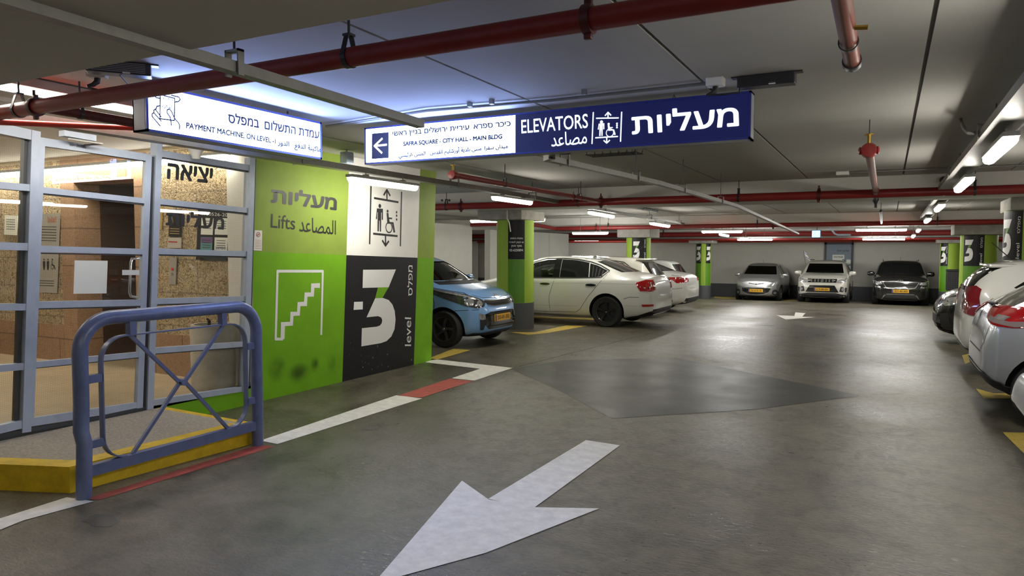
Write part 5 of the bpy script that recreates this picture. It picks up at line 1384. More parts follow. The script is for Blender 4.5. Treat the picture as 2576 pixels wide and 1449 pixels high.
        for wx in (xr, xf):
            for sd in (1, -1):
                mt = Matrix.Translation((wx, sd * (s.sp['W'] / 2 - wd / 2 - .015), r)) @ Matrix.Rotation(0 if sd > 0 else math.pi, 4, 'Z')
                o = bpy.data.objects.new('wheel', tm); COL.objects.link(o); o.parent = s.root; o.matrix_local = mt; WM[o.name] = W(s.root) @ mt
                for nm, md in (('rim', rmm), ('brake_disc', dm), ('hub_cap', hm)):
                    c = bpy.data.objects.new(nm, md); COL.objects.link(c); c.parent = o
    def mirrors(s, x, z, m=None, size=1.0):
        for sd in (1, -1):
            w = lerp_pts(s.sp['hw'], x)
            c = Vector((x, sd * (w + .055 * size), z))
            b = MB(); b.lathe([(0, -.11), (.05, -.10), (.075, -.05), (.08, .02), (.07, .08), (.03, .105), (0, .11)], (0, 0, 0), (0, 1, 0), 14)
            for v in b.v: v.x *= .62; v.z *= .92; v *= size
            b.v = [v + c for v in b.v]
            b.bar(c + Vector((.0, -sd * .06, -.05)), Vector((x + .03, sd * (w - .06), z - .08)), .05, .035)
            mo_ = b.build('side_mirror', m or s.paint, s.root, local=True, smooth=True)
            MB().prism([c + Vector((-.052 * size, a * .07 * size, e * .05 * size)) for a, e in ((-1, -1), (1, -1), (1, 1), (-1, 1))], (.006, 0, 0)).build('mirror_glass', m_chrome, mo_, local=True)
    def seats(s, xf, xr, z=.42, wheel_side=1, steering=True):
        for x, ys_ in ((xf, (.36, -.36)), (xr, (.36, -.36))):
            for y in ys_:
                b = MB(); b.bbox((x - .12, y - .24, z), (x + .34, y + .24, z + .16), .05)
                b.bbox((x - .22, y - .23, z + .1), (x - .06, y + .23, z + .62), .05); b.bbox((x - .22, y - .12, z + .62), (x - .12, y + .12, z + .80), .04)
                b.build('seat', m_seat, s.root, local=True, smooth=True)
        MB().bbox((xf + .52, -.62, z + .25), (xf + .95, .62, z + .48), .06).build('dashboard', m_blackp, s.root, local=True, smooth=True)
        if steering:
            c = Vector((xf + .46, .36 * wheel_side, z + .42)); ex = Vector((0, 1, 0)); ey = Vector((.35, 0, .94)).normalized()
            b = MB().tube([c + ex * .18 * math.cos(q) + ey * .18 * math.sin(q) for q in [2 * math.pi * k / 20 for k in range(21)]], .015, 8, cap=False)
            b.bar(c - ex * .17, c + ex * .17, .03, .03)
            b.build('steering_wheel', m_blackp, s.root, local=True, smooth=True)
    def badge(s, side, z, polys, m, y=0, name='emblem', off=.006):
        return s.patch(name, side, [[(p[0] + y, p[1] + z) for p in pl] for pl in polys], m, off=off, res=.05, th=.006)
def ring_poly(r0, r1, a0, a1, n, cx=0, cy=0):
    return [(cx + r1 * math.cos(a0 + (a1 - a0) * k / n), cy + r1 * math.sin(a0 + (a1 - a0) * k / n)) for k in range(n + 1)] + [(cx + r0 * math.cos(a1 - (a1 - a0) * k / n), cy + r0 * math.sin(a1 - (a1 - a0) * k / n)) for k in range(n + 1)]
def oval(a, b, n=20, cx=0, cy=0): return [(cx + a * math.cos(2 * math.pi * k / n), cy + b * math.sin(2 * math.pi * k / n)) for k in range(n)]
def arches(c, m=m_trim, t=.05):                             # cladding round the wheel openings
    xr, xf, r, wd = c.sp['wheels']
    for x in (xr, xf):
        pl = ring_poly(r + .035, r + .035 + t, -.25, math.pi + .25, 22, x, r)
        c.both('arch_trim', 'L', pl, m, off=.008, res=.2)

# ---- white saloon (rear quarter towards the camera)
OCT = dict(L=4.66, W=1.81, H=1.46, wheels=(-1.37, 1.31, .325, .215), hollow=(-1.75, 1.05),
  zt=[(-2.33, .60), (-2.32, .80), (-2.29, .95), (-2.20, 1.035), (-1.98, 1.085), (-1.72, 1.13), (-1.30, 1.285), (-.95, 1.405), (-.55, 1.45), (-.1, 1.465), (.25, 1.44), (.55, 1.36), (1.15, 1.04), (1.35, .98), (1.9, .87), (2.2, .75), (2.30, .62), (2.33, .52)],
  zs=[(-2.33, .55), (-2.31, .76), (-2.27, .91), (-2.15, .985), (-1.9, 1.005), (-1.2, 1.0), (0, .97), (1.15, .93), (1.9, .79), (2.2, .68), (2.33, .48)],
  hw=[(-2.33, .62), (-2.31, .72), (-2.25, .80), (-2.05, .865), (-1.4, .905), (0, .905), (1.4, .895), (1.95, .83), (2.2, .70), (2.33, .52)],
  zb=[(-2.33, .36), (-2.25, .27), (-2.0, .21), (-1.7, .18), (1.8, .18), (2.2, .2), (2.33, .28)],
  rw=[(-2.33, .6), (-1.8, .56), (-.9, .58), (.3, .60), (1.2, .66)],
  open_side=[[(.86, 1.00), (.36, 1.30), (.08, 1.365), (-.14, 1.375), (-.16, 1.00)]])
c = Car('saloon_car', 'white saloon with black wheels parked nose-in behind the first left column', OCT, m_pw, -6.43, 14.66, 180)
c.wheels('five')
c.both('front_side_glass', 'L', [(.92, .99), (.42, 1.285), (.10, 1.375), (-.18, 1.385), (-.20, .99)], m_cglass, off=-.012, th=.004)
c.both('pillar_panel', 'L', [(-.15, 1.005), (-.13, 1.385), (-.27, 1.385), (-.31, 1.005)], m_dglass)
c.both('rear_side_glass', 'L', [(-.32, 1.01), (-.28, 1.38), (-.60, 1.365), (-.90, 1.315), (-.97, 1.02)], m_dglass)
c.both('quarter_louvre', 'L', [(-.985, 1.02), (-.92, 1.305), (-1.10, 1.255), (-1.33, 1.155), (-1.22, 1.04)], m_dglass)
for k in range(4): c.both('louvre_slat', 'L', [(-1.04 - k * .065, 1.035), (-1.00 - k * .08, 1.255 - k * .03), (-1.015 - k * .08, 1.25 - k * .03), (-1.06 - k * .065, 1.035)], m_trim, off=.012)
c.lines('window_trim', 'L', [[(1.0, .985), (.42, 1.305), (.10, 1.395), (-.3, 1.40), (-.62, 1.382), (-.93, 1.33), (-1.13, 1.27), (-1.37, 1.155), (-1.24, 1.02), (-.6, 1.0), (1.0, .975)]], .022, m_trim, off=.005)
c.patch('windscreen', 'F', [[(-.66, 1.03), (.66, 1.03), (.54, 1.38), (-.54, 1.38)]], m_dglass)
c.patch('rear_window', 'B', [[(-.60, 1.13), (.60, 1.13), (.50, 1.40), (-.50, 1.40)]], m_dglass)
c.lines('panel_gap', 'L', [[(-.22, .98), (-.16, .80), (-.10, .60), (-.11, .30)], [(.88, .98), (.92, .6), (.86, .30)], [(-1.38, 1.13), (-1.30, 1.00), (-1.18, .86), (-.98, .62), (-.80, .36), (-.70, .29), (.86, .27)], [(-2.05, .64), (-1.85, .64), (-1.74, .60)]], .008, m_gap)
m_crease = M('crease_shade', (.55, .55, .52), .35, coat=1)  # darker copy of the white paint, standing for shade along the creases
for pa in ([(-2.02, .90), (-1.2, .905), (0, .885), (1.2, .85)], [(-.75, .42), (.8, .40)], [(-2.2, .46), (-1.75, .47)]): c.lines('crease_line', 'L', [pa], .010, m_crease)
for x in (.0, -1.04): c.both('door_handle', 'L', oval(.115, .024, 16, x, .865), m_gloss, off=.018, th=.02, res=.1)
for sd, a in (('L', 1), ('R', 1)):
    c.patch('tail_light', sd, [[(-1.98, .93), (-2.16, .985), (-2.31, .975), (-2.31, .765), (-2.08, .765), (-2.02, .84)]], m_redlens, off=.006)
    c.patch('rear_reflector', sd, [[(-2.12, .455), (-2.30, .465), (-2.30, .505), (-2.10, .50)]], m_redlens, off=.005)
c.both('tail_light_inner', 'B', [(.55, .78), (.78, .78), (.76, .965), (.56, .955)], m_redlens, off=.006)
c.patch('rear_valance', 'B', [[(-.72, .30), (.72, .30), (.68, .40), (-.68, .40)]], m_trim)
c.patch('rear_skirt', 'L', [[(-2.28, .29), (-2.0, .225), (-1.74, .20), (-1.80, .23), (-2.0, .27), (-2.28, .37)]], m_trim)
c.patch('fuel_flap', 'R', [oval(.09, .09, 16, -1.62, .82)], m_pw, off=.003)
c.mirrors(.80, 1.04, m_gloss)
c.seats(.05, -.85)
MB().lathe([(0, 0), (.05, 0), (.03, .035), (0, .05)], (-.78, 0, 1.425), (0, 0, 1), 12).build('roof_aerial', m_chrome, c.root, local=True, smooth=True)

# ---- generic hatchback outline, scaled
def hatch(L, W_, H, r=.30, wd=.19, wb=.63, hollow=None, belt=.66, hoodz=.60, **k):
    X = lambda p: [(a * L, b * H) for a, b in p]; Y = lambda p: [(a * L, b * W_ / 2) for a, b in p]
    d = dict(L=L, W=W_, H=H, wheels=(-wb / 2 * L - .012 * L, wb / 2 * L - .012 * L, r, wd),
      zt=X([(-.5, .42), (-.497, .56), (-.488, .66), (-.465, .74), (-.44, .83), (-.415, .91), (-.385, .955), (-.33, .977), (-.15, .997), (-.03, 1.0), (.05, .978), (.115, .925), (.255, hoodz + .10), (.29, hoodz + .068), (.42, hoodz - .01), (.465, hoodz - .075), (.488, hoodz - .15), (.5, hoodz - .24)]),
      zs=X([(-.5, .38), (-.495, .52), (-.48, .62), (-.44, belt + .01), (-.2, belt), (.1, belt - .02), (.27, hoodz + .02), (.42, hoodz - .07), (.47, hoodz - .13), (.5, hoodz - .27)]),
      hw=Y([(-.5, .70), (-.495, .80), (-.475, .90), (-.42, .965), (-.3, 1), (.25, 1), (.36, .965), (.44, .86), (.48, .70), (.5, .52)]),
      zb=X([(-.5, .30), (-.48, .22), (-.42, .15), (-.3, .12), (.4, .12), (.47, .14), (.5, .20)]),
      rw=Y([(-.5, .68), (-.4, .66), (-.1, .69), (.1, .69), (.3, .74)]))
    if hollow: d['hollow'] = (hollow[0] * L, hollow[1] * L)
    d.update(k); return d
def side_glass(c, polys, m=m_dglass, name='side_glass', **k):
    for pl in polys: c.both(name, 'L', pl, m, **k)

# ---- sky-blue city hatchback, nose towards the aisle
PIC = hatch(3.60, 1.60, 1.485, .30, .18, .665, hollow=(-.3, .21), hoodz=.63, open_front=[[(-.60, 1.06), (.60, 1.06), (.50, 1.36), (-.50, 1.36)]], open_side=[[(.62, 1.06), (.30, 1.34), (-.02, 1.385), (-.06, 1.03)]])
c = Car('city_car', 'sky-blue city hatchback poking its nose out from behind the mural', PIC, m_pb, -7.37, 10.28, 0)
c.wheels('twist')
c.patch('windscreen', 'F', [[(-.64, 1.03), (.64, 1.03), (.53, 1.385), (-.53, 1.385)]], m_cglass, off=-.010, th=.004)
c.patch('cowl', 'F', [[(-.66, 1.00), (.66, 1.00), (.64, 1.045), (-.64, 1.045)]], m_trim, off=.006)
c.both('front_side_glass', 'L', [(.68, 1.04), (.32, 1.355), (-.02, 1.40), (-.07, 1.01)], m_cglass, off=-.012, th=.004)
side_glass(c, [[(-.12, 1.03), (-.10, 1.39), (-.6, 1.37), (-.95, 1.25), (-.9, 1.06)]], name='rear_side_glass')
c.patch('rear_window', 'B', [[(-.52, 1.06), (.52, 1.06), (.48, 1.34), (-.48, 1.34)]], m_dglass)
for sd, ang in ((-1, 38), (1, 322)):
    hl = c.patch('headlight', ang, [[(sd * (-.34), .77), (sd * (-.10), .675), (sd * (.08), .64), (sd * (.19), .665), (sd * (.24), .735), (sd * (.10), .80), (sd * (-.15), .87), (sd * (-.66), .965), (sd * (-.62), .90)]], m_darklens, off=.006)
    c.patch('light_bar', ang, [[(sd * (.10), .785), (sd * (-.15), .855), (sd * (-.62), .955), (sd * (-.40), .885), (sd * (-.12), .82), (sd * (.12), .76)]], m_clearlens, off=.010, parent=hl)
    c.patch('lens_unit', ang, [oval(.07, .06, 14, sd * -.05, .735), oval(.05, .045, 14, sd * .11, .715)], m_clearlens, off=.012, parent=hl)
    c.patch('fog_light', ang, [[(sd * .10, .47), (sd * .21, .46), (sd * .20, .54), (sd * .10, .56)]], m_clearlens, off=.008)
    c.patch('fog_surround', ang, [[(sd * .12, .30), (sd * .17, .30), (sd * .22, .45), (sd * .11, .46)]], m_trim, off=.006)
gr_ = c.patch('upper_grille', 'F', [[(-.40, .69), (-.20, .665), (.20, .665), (.40, .69), (.43, .755), (.20, .745), (-.20, .745), (-.43, .755)]], m_gloss, off=.006)
c.lines('grille_trim', 'F', [[(-.43, .76), (-.2, .752), (.2, .752), (.43, .76)], [(-.4, .685), (-.2, .66), (.2, .66), (.4, .685)]], .012, m_chrome, off=.012, parent=gr_)
lg = c.patch('lower_grille', 'F', [[(-.40, .30), (.40, .30), (.52, .40), (.50, .54), (.36, .575), (-.36, .575), (-.50, .54), (-.52, .40)]], m_gloss, off=.006)
c.lines('grille_bar', 'F', [[(-.46, .545), (.46, .545)], [(-.44, .345), (.44, .345)], [(-.48, .42), (.48, .42)]], .012, m_trim, off=.014, parent=lg)
c.patch('bumper_lip', 'F', [[(-.62, .20), (.62, .20), (.60, .255), (-.60, .255)]], m_trim, off=.008)
c.badge('F', .80, [oval(.065, .035)], m_chrome)
c.plate('F', .47, '255-81-302')
c.lines('panel_gap', 'R', [[(.92, .98), (1.0, .7), (.95, .3)], [(.62, 1.0), (1.45, .88), (1.62, .80)], [(1.70, .62), (1.35, .60)]], .008, m_gap)
c.lines('bonnet_gap', 'F', [[(-.62, .86), (-.42, .80), (0, .785), (.42, .80), (.62, .86)]], .008, m_gap)
c.mirrors(.66, 1.05)
c.seats(0, -.8)
for y in (-.45, .05): MB().bar((1.0, y, 1.05), (.97, y + .5, 1.085), .018, .014).build('wiper', m_blackp, c.root, local=True)

# ---- white compact van-like hatch behind the saloon
VAN = hatch(4.05, 1.69, 1.50, .31, .2, .62, belt=.66)
c = Car('hatchback_car', 'cream-white hatchback parked nose-in between the two white saloons', VAN, m_pw2, -6.92, 17.35, 180)
c.wheels('silver')
side_glass(c, [[(-.9, 1.07), (-.85, 1.37), (-1.2, 1.33), (-1.42, 1.20), (-1.46, 1.10)], [(-.05, 1.05), (-.05, 1.39), (-.80, 1.37), (-.85, 1.06)], [(.85, 1.04), (.4, 1.33), (.02, 1.39), (.02, 1.05)]])
c.lines('window_trim', 'L', [[(.9, 1.03), (.4, 1.36), (0, 1.41), (-.85, 1.395), (-1.22, 1.35), (-1.46, 1.20), (-1.50, 1.08)]], .02, m_trim, off=.005)
c.patch('rear_window', 'B', [[(-.56, 1.03), (.56, 1.03), (.52, 1.35), (-.52, 1.35)]], m_dglass)
c.patch('windscreen', 'F', [[(-.64, 1.05), (.64, 1.05), (.53, 1.385), (-.53, 1.385)]], m_dglass)
c.both('tail_light', 'B', [(.60, .72), (.72, .70), (.74, .95), (.66, 1.02)], m_redlens)
c.both('tail_light_side', 'L', [(-1.86, .72), (-1.97, .70), (-1.93, .95), (-1.86, .90)], m_redlens)
c.patch('rear_bumper', 'B', [[(-.68, .32), (.68, .32), (.70, .42), (-.70, .42)]], m_trim)
MB().tube([(-1.25, 0, 1.47), (-1.62, 0, 1.86)], .005, 6).build('roof_aerial', m_blackp, c.root, local=True)
MB().bbox((-1.72, -.55, 1.395), (-1.50, .55, 1.44), .02).build('roof_spoiler', m_pw2, c.root, local=True, smooth=True)
MB().tube([(-1.85, 0, 1.0), (-1.90, -.25, 1.06), (-1.86, -.5, 1.08)], .012, 6).build('rear_wiper', m_blackp, c.root, local=True)
c.mirrors(.85, 1.05)

# ---- white saloon farther back
FOC = dict(OCT); FOC['hollow'] = None; FOC['L'] = 4.53
c = Car('saloon_car', 'white saloon with long red tail lights, third in the left row', FOC, m_pw, -7.05, 19.85, 180)
c.wheels('silver')
side_glass(c, [[(.88, .99), (.42, 1.285), (.10, 1.375), (-.18, 1.385), (-.20, .99)], [(-.26, 1.0), (-.24, 1.38), (-.60, 1.365), (-1.0, 1.28), (-1.30, 1.12), (-1.15, 1.02)]])
c.patch('rear_window', 'B', [[(-.60, 1.13), (.60, 1.13), (.50, 1.40), (-.50, 1.40)]], m_dglass)
c.patch('windscreen', 'F', [[(-.66, 1.03), (.66, 1.03), (.54, 1.38), (-.54, 1.38)]], m_dglass)
c.both('tail_light', 'L', [(-1.72, .97), (-2.12, .985), (-2.31, .96), (-2.30, .84), (-2.06, .82), (-1.95, .90)], m_redlens)
c.both('tail_light_inner', 'B', [(.50, .86), (.80, .84), (.78, .965), (.52, .955)], m_redlens, off=.006)
c.patch('rear_valance', 'B', [[(-.74, .26), (.74, .26), (.72, .42), (-.72, .42)]], m_trim)
c.lines('panel_gap', 'L', [[(-2.25, .70), (-1.95, .66), (-1.78, .50)], [(-1.9, 1.03), (-2.2, 1.0)]], .009, m_gap)
c.mirrors(.8, 1.04)
# ---- small white car beyond it
c = Car('city_car', 'white small car only showing its roof behind the third white saloon', hatch(3.8, 1.65, 1.5, .30, .19), m_pw, -7.75, 23.4, 180)
c.wheels('silver')
side_glass(c, [[(-.80, 1.05), (-.75, 1.38), (-1.1, 1.33), (-1.32, 1.18), (-1.3, 1.07)], [(.75, 1.04), (.4, 1.33), (.02, 1.39), (-.7, 1.38), (-.74, 1.05)]])
c.patch('rear_window', 'B', [[(-.56, 1.03), (.56, 1.03), (.50, 1.33), (-.50, 1.33)]], m_dglass)
c.both('tail_light', 'B', [(.60, .74), (.72, .72), (.72, .95), (.66, 1.0)], m_redlens)
c.mirrors(.75, 1.05)
# ---- white car seen through the gap in the wall
c = Car('hatchback_car', 'white car with a red tail light glimpsed through the gap in the left wall', hatch(4.0, 1.7, 1.5, .31, .2), m_pw, -15.55, 20.6, 180)
c.wheels('silver')
side_glass(c, [[(.8, 1.04), (.4, 1.33), (.02, 1.39), (-1.1, 1.35), (-1.4, 1.15), (-1.3, 1.06)]])
c.both('tail_light', 'L', [(-1.98, .70), (-1.72, .74), (-1.76, .95), (-1.95, .98)], m_redlens)
c.patch('rear_window', 'B', [[(-.56, 1.03), (.56, 1.03), (.50, 1.33), (-.50, 1.33)]], m_dglass)

# ---- silver hatchback facing the camera
MAZ = hatch(3.90, 1.695, 1.475, .30, .185, .635, hollow=(-.36, .20), hoodz=.62, open_front=[[(-.62, 1.03), (.62, 1.03), (.52, 1.345), (-.52, 1.345)]], open_rear=[[(-.5, 1.08), (.5, 1.08), (.46, 1.3), (-.46, 1.3)]], open_side=[[(.68, 1.04), (.32, 1.33), (-.04, 1.37), (-.08, 1.01)]])
def front_car(*a, **k): return Car(*a, **k)
c = Car('hatchback_car', 'silver hatchback with a smiling dark grille, leftmost of the three facing cars', MAZ, m_ps, -4.42, 30.35, -90)
c.wheels('silver')
c.patch('windscreen', 'F', [[(-.66, 1.00), (.66, 1.00), (.55, 1.37), (-.55, 1.37)]], m_cglass, off=-.010, th=.004)
c.patch('rear_window', 'B', [[(-.54, 1.06), (.54, 1.06), (.5, 1.32), (-.5, 1.32)]], m_cglass, off=-.01, th=.004)
c.both('front_side_glass', 'L', [(.74, 1.03), (.34, 1.345), (-.02, 1.385), (-.07, .99)], m_cglass, off=-.012, th=.004)
side_glass(c, [[(-.13, 1.0), (-.12, 1.38), (-.65, 1.36), (-1.05, 1.24), (-1.0, 1.06)]], name='rear_side_glass')
c.both('headlight', 'F', [(.42, .60), (.52, .575), (.66, .62), (.735, .70), (.74, .77), (.66, .76), (.52, .69)], m_clearlens, off=.008)
c.patch('wing_grille', 'F', [[(-.28, .70), (0, .655), (.28, .70), (.27, .725), (.06, .70), (-.06, .70), (-.27, .725)]], m_trim, off=.006)
c.badge('F', .685, [ring_poly(.045, .06, 0, 2 * math.pi, 20)], m_chrome)
lg = c.patch('lower_grille', 'F', [[(-.52, .53), (-.30, .55), (.30, .55), (.52, .53), (.47, .40), (.30, .31), (0, .285), (-.30, .31), (-.47, .40)]], m_gloss, off=.008)
c.lines('grille_trim', 'F', [[(-.53, .53), (-.48, .39), (-.30, .30), (0, .275), (.30, .30), (.48, .39), (.53, .53)]], .022, m_chrome, off=.014, parent=lg)
c.both('fog_recess', 'F', oval(.085, .11, 16, .665, .37), m_trim, off=.006)
c.both('fog_light', 'F', oval(.045, .045, 14, .665, .355), m_clearlens, off=.012)
c.patch('bumper_lip', 'F', [[(-.70, .18), (.70, .18), (.68, .24), (-.68, .24)]], m_trim, off=.006)
c.plate('F', .435, '23-410-76')
c.lines('bonnet_gap', 'F', [[(-.70, .82), (-.5, .76), (-.28, .73), (.28, .73), (.5, .76), (.70, .82)]], .008, m_gap)
c.mirrors(.70, 1.00)
c.seats(.0, -.85)
MB().tube([(.35, 0, 1.45), (.28, 0, 1.60)], .004, 6).build('roof_aerial', m_blackp, c.root, local=True)

# ---- the two SUVs
def suv(L, W_, H, **k):
    d = hatch(L, W_, H, .34, .22, .615, hollow=(-.36, .20), belt=.645, hoodz=.66)
    X = lambda p: [(a * L, b * H) for a, b in p]; Y = lambda p: [(a * L, b * W_ / 2) for a, b in p]
    d['zt'] = X([(-.5, .40), (-.497, .58), (-.49, .68), (-.475, .78), (-.455, .88), (-.43, .94), (-.38, .968), (-.15, .995), (0, 1.0), (.06, .985), (.12, .935), (.24, .735), (.27, .71), (.40, .67), (.455, .63), (.485, .56), (.495, .47), (.5, .40)])
    d['zs'] = X([(-.5, .36), (-.495, .54), (-.48, .62), (-.44, .645), (-.1, .64), (.24, .635), (.40, .60), (.46, .56), (.49, .48), (.5, .36)])
    d['hw'] = Y([(-.5, .74), (-.495, .84), (-.475, .92), (-.42, .97), (-.3, 1), (.3, 1), (.40, .98), (.455, .93), (.485, .84), (.5, .66)])
    d['zb'] = X([(-.5, .30), (-.48, .20), (-.4, .13), (.4, .13), (.48, .15), (.5, .20)])
    d['rw'] = Y([(-.5, .72), (-.4, .72), (0, .75), (.25, .78)])
    d.update(k); return d
VIT = suv(4.18, 1.775, 1.61, open_front=[[(-.66, 1.13), (.66, 1.13), (.58, 1.47), (-.58, 1.47)]])
c = Car('suv_car', 'pearl white off-roader with a small flag, middle of the three facing cars', VIT, m_pp, -2.10, 30.4, -90)
c.wheels('multi')
c.patch('windscreen', 'F', [[(-.71, 1.10), (.71, 1.10), (.62, 1.50), (-.62, 1.50)]], m_cglass, off=-.010, th=.004)
side_glass(c, [[(.80, 1.08), (.40, 1.42), (-.02, 1.48), (-.06, 1.07)], [(-.12, 1.07), (-.1, 1.48), (-.8, 1.46), (-.9, 1.08)], [(-.96, 1.08), (-.9, 1.45), (-1.35, 1.40), (-1.5, 1.12)]])
c.patch('rear_window', 'B', [[(-.6, 1.08), (.6, 1.08), (.56, 1.42), (-.56, 1.42)]], m_dglass)
c.both('headlight', 'F', [(.48, .80), (.50, .895), (.80, .97), (.84, .91), (.80, .84), (.62, .79)], m_clearlens, off=.008)
g_ = c.patch('upper_grille', 'F', [[(-.47, .80), (.47, .80), (.50, .93), (-.50, .93)]], m_gloss, off=.006)
c.patch('grille_slot', 'F', [[(x - .022, .82), (x + .022, .82), (x + .022, .91), (x - .022, .91)] for x in (-.36, -.24, -.13, .13, .24, .36)], m_chrome, off=.012, parent=g_, th=.004)
c.badge('F', .865, [[(.07, .05), (0, .055), (-.07, .01), (-.02, -.005), (-.07, -.05), (0, -.055), (.07, -.01), (.02, .005)]], m_chrome, off=.014)
c.patch('lower_grille', 'F', [[(-.56, .45), (.56, .45), (.42, .70), (-.42, .70)]], m_gloss, off=.006)
c.patch('bumper_skid', 'F', [[(-.80, .20), (.80, .20), (.78, .36), (.50, .42), (-.50, .42), (-.78, .36)]], m_trim, off=.006)
c.lines('skid_trim', 'F', [[(-.48, .425), (.48, .425)], [(-.4, .22), (.4, .22)]], .018, m_chrome, off=.012)
c.both('fog_recess', 'F', [(.58, .48), (.80, .46), (.82, .62), (.62, .66)], m_trim, off=.005)
c.both('fog_light', 'F', oval(.06, .06, 14, .70, .56), m_clearlens, off=.012)
c.plate('F', .555, '619-88-001')
c.lines('bonnet_gap', 'F', [[(-.78, 1.0), (-.6, .965), (.6, .965), (.78, 1.0)]], .010, m_gap)
c.mirrors(.78, 1.12, m_pp, 1.15)
arches(c)
for sd in (1, -1): MB().tube([(.30, sd * .56, 1.585), (.2, sd * .57, 1.62), (-1.3, sd * .56, 1.59), (-1.4, sd * .55, 1.55)], .018, 8).build('roof_rail', m_galv, c.root, local=True, smooth=True)
c.seats(-.05, -.95, .52)
SELT = suv(4.37, 1.80, 1.62)
flag_at = W(c.root) @ Vector((.25, -.74, 1.45))
c = Car('suv_car', 'black off-roader with chrome-edged grille, rightmost of the three facing cars', SELT, m_pk, .42, 30.5, -90)
c.wheels('multi')
c.patch('windscreen', 'F', [[(-.71, 1.12), (.71, 1.12), (.62, 1.50), (-.62, 1.50)]], m_dglass)
side_glass(c, [[(.80, 1.08), (.40, 1.42), (-.02, 1.48), (-.06, 1.07)], [(-.12, 1.07), (-.1, 1.48), (-.8, 1.46), (-.9, 1.08)]])
c.both('headlight', 'F', [(.56, .79), (.60, .87), (.86, .92), (.86, .82), (.74, .77)], m_clearlens, off=.008)
g_ = c.patch('upper_grille', 'F', [[(-.40, .66), (.40, .66), (.55, .86), (-.55, .86)]], m_gloss, off=.006)
c.lines('grille_trim', 'F', [[(-.84, .90), (-.55, .875), (.55, .875), (.84, .90)], [(-.56, .86), (-.44, .67), (-.22, .645), (-.18, .67), (.18, .67), (.22, .645), (.44, .67), (.56, .86)]], .026, m_chrome, off=.014, parent=g_)
c.lines('grille_mesh', 'F', [[(-.48 + .0, .72 + k * .05), (.48, .72 + k * .05)] for k in range(3)], .012, m_trim, off=.012, parent=g_)
Flat().text('KIA', -.10, -.025, .10, .025, .05).place('emblem', m_chrome, c.hit('F', 0, .925)[0] + Vector((.02, 0, 0)), (0, 1, 0), (0, 0, 1), c.root, local=True)
c.both('driving_light', 'F', [(.62, .66), (.78, .68), (.78, .73), (.62, .71)], m_clearlens, off=.008)
c.patch('lower_grille', 'F', [[(-.50, .34), (.50, .34), (.46, .44), (-.46, .44)]], m_trim, off=.006)
c.lines('skid_plate', 'F', [[(-.60, .24), (-.50, .40), (-.40, .445), (.40, .445), (.50, .40), (.60, .24)], [(-.52, .255), (.52, .255)]], .03, m_galv, off=.012)
c.plate('F', .56, '857-40-302')
c.mirrors(.80, 1.13, m_pk, 1.15)
MB().tube([(.1, 0, 1.62), (.05, 0, 1.74)], .006, 6).build('roof_aerial', m_blackp, c.root, local=True)
for sd in (1, -1): MB().tube([(.30, sd * .57, 1.60), (.2, sd * .58, 1.635), (-1.4, sd * .57, 1.60), (-1.5, sd * .56, 1.56)], .018, 8).build('roof_rail', m_gloss, c.root, local=True, smooth=True)
fl_ = thing('car_flag', 'small white flag with blue stripes on the pearl white off-roader', 'flag', flag_at)
MB().tube([flag_at, flag_at + Vector((-.10, 0, .52))], .008, 6).build('flag_pole', m_blackp, fl_)
b = MB(); p0 = flag_at + Vector((-.10, 0, .50))
fu, fv = Vector((.10, .0, -.22)), Vector((.12, .02, -.10))
for k, m in enumerate((m_plast, m_flagb, m_plast, m_plast, m_plast, m_flagb, m_plast)):
    a0_, a1_ = k / 7, (k + 1) / 7
    b.mat(m); b.prism([p0 + fu * a0_ * 1.3, p0 + fu * a1_ * 1.3, p0 + fu * a1_ * 1.3 + fv, p0 + fu * a0_ * 1.3 + fv], (0, .004, 0))
b.build('flag_cloth', None, fl_)

# ---- right-hand row
def slant(d, rows):
    L, H = d['L'], d['H']; d['zt'] = [(a * L, b * H) for a, b in rows] + [p for p in d['zt'] if p[0] > rows[-1][0] * L + .05]
    return d
CLI = slant(hatch(4.06, 1.73, 1.45, .315, .2, .635, belt=.675), [(-.5, .42), (-.497, .56), (-.488, .66), (-.47, .72), (-.42, .80), (-.37, .88), (-.32, .94), (-.27, .972)])
CLI['wheels'] = (-1.50, 1.24, .315, .2)
c = Car('hatchback_car', 'silver-blue hatchback with wide red tail light at the right edge', CLI, m_pl, 2.82, 8.46, 0)
c.wheels('silver')
side_glass(c, [[(-.7, 1.04), (-.68, 1.34), (-1.0, 1.28), (-1.25, 1.15), (-1.2, 1.06)], [(.85, 1.02), (.4, 1.30), (.02, 1.36), (-.62, 1.35), (-.64, 1.03)]])
c.patch('rear_window', 'B', [[(-.60, 1.05), (.60, 1.05), (.52, 1.33), (-.52, 1.33)]], M('tinted_rear_glass', (.16, .16, .14), .06, coat=.4), off=.005)
for ang, sg_ in ((222, 1), (138, -1)):
    tl = c.patch('tail_light', ang, [[(sg_ * q[0], q[1]) for q in ((-.36, 1.0), (-.20, .915), (.10, .88), (.46, .93), (.62, 1.0), (.52, 1.05), (.2, 1.055), (-.30, 1.05))]], m_redlens, off=.010, sm=True)
    c.patch('lens_glint', ang, [[(sg_ * q[0], q[1]) for q in ((-.10, .945), (.02, .935), (.05, .97), (-.08, .98))]], m_clearlens, off=.016, parent=tl)
    c.patch('lower_lens', ang, [[(sg_ * q[0], q[1]) for q in ((-.22, .93), (.10, .888), (.40, .925), (.30, .955), (.05, .93), (-.2, .965))]], M('grey_lens', (.30, .24, .24), .1, coat=1) if sg_ == 1 else MATS['grey_lens'], off=.014, parent=tl)
c.patch('rear_valance', 'B', [[(-.72, .24), (.72, .24), (.74, .38), (.62, .45), (-.62, .45), (-.74, .38)]], m_trim, off=.006)
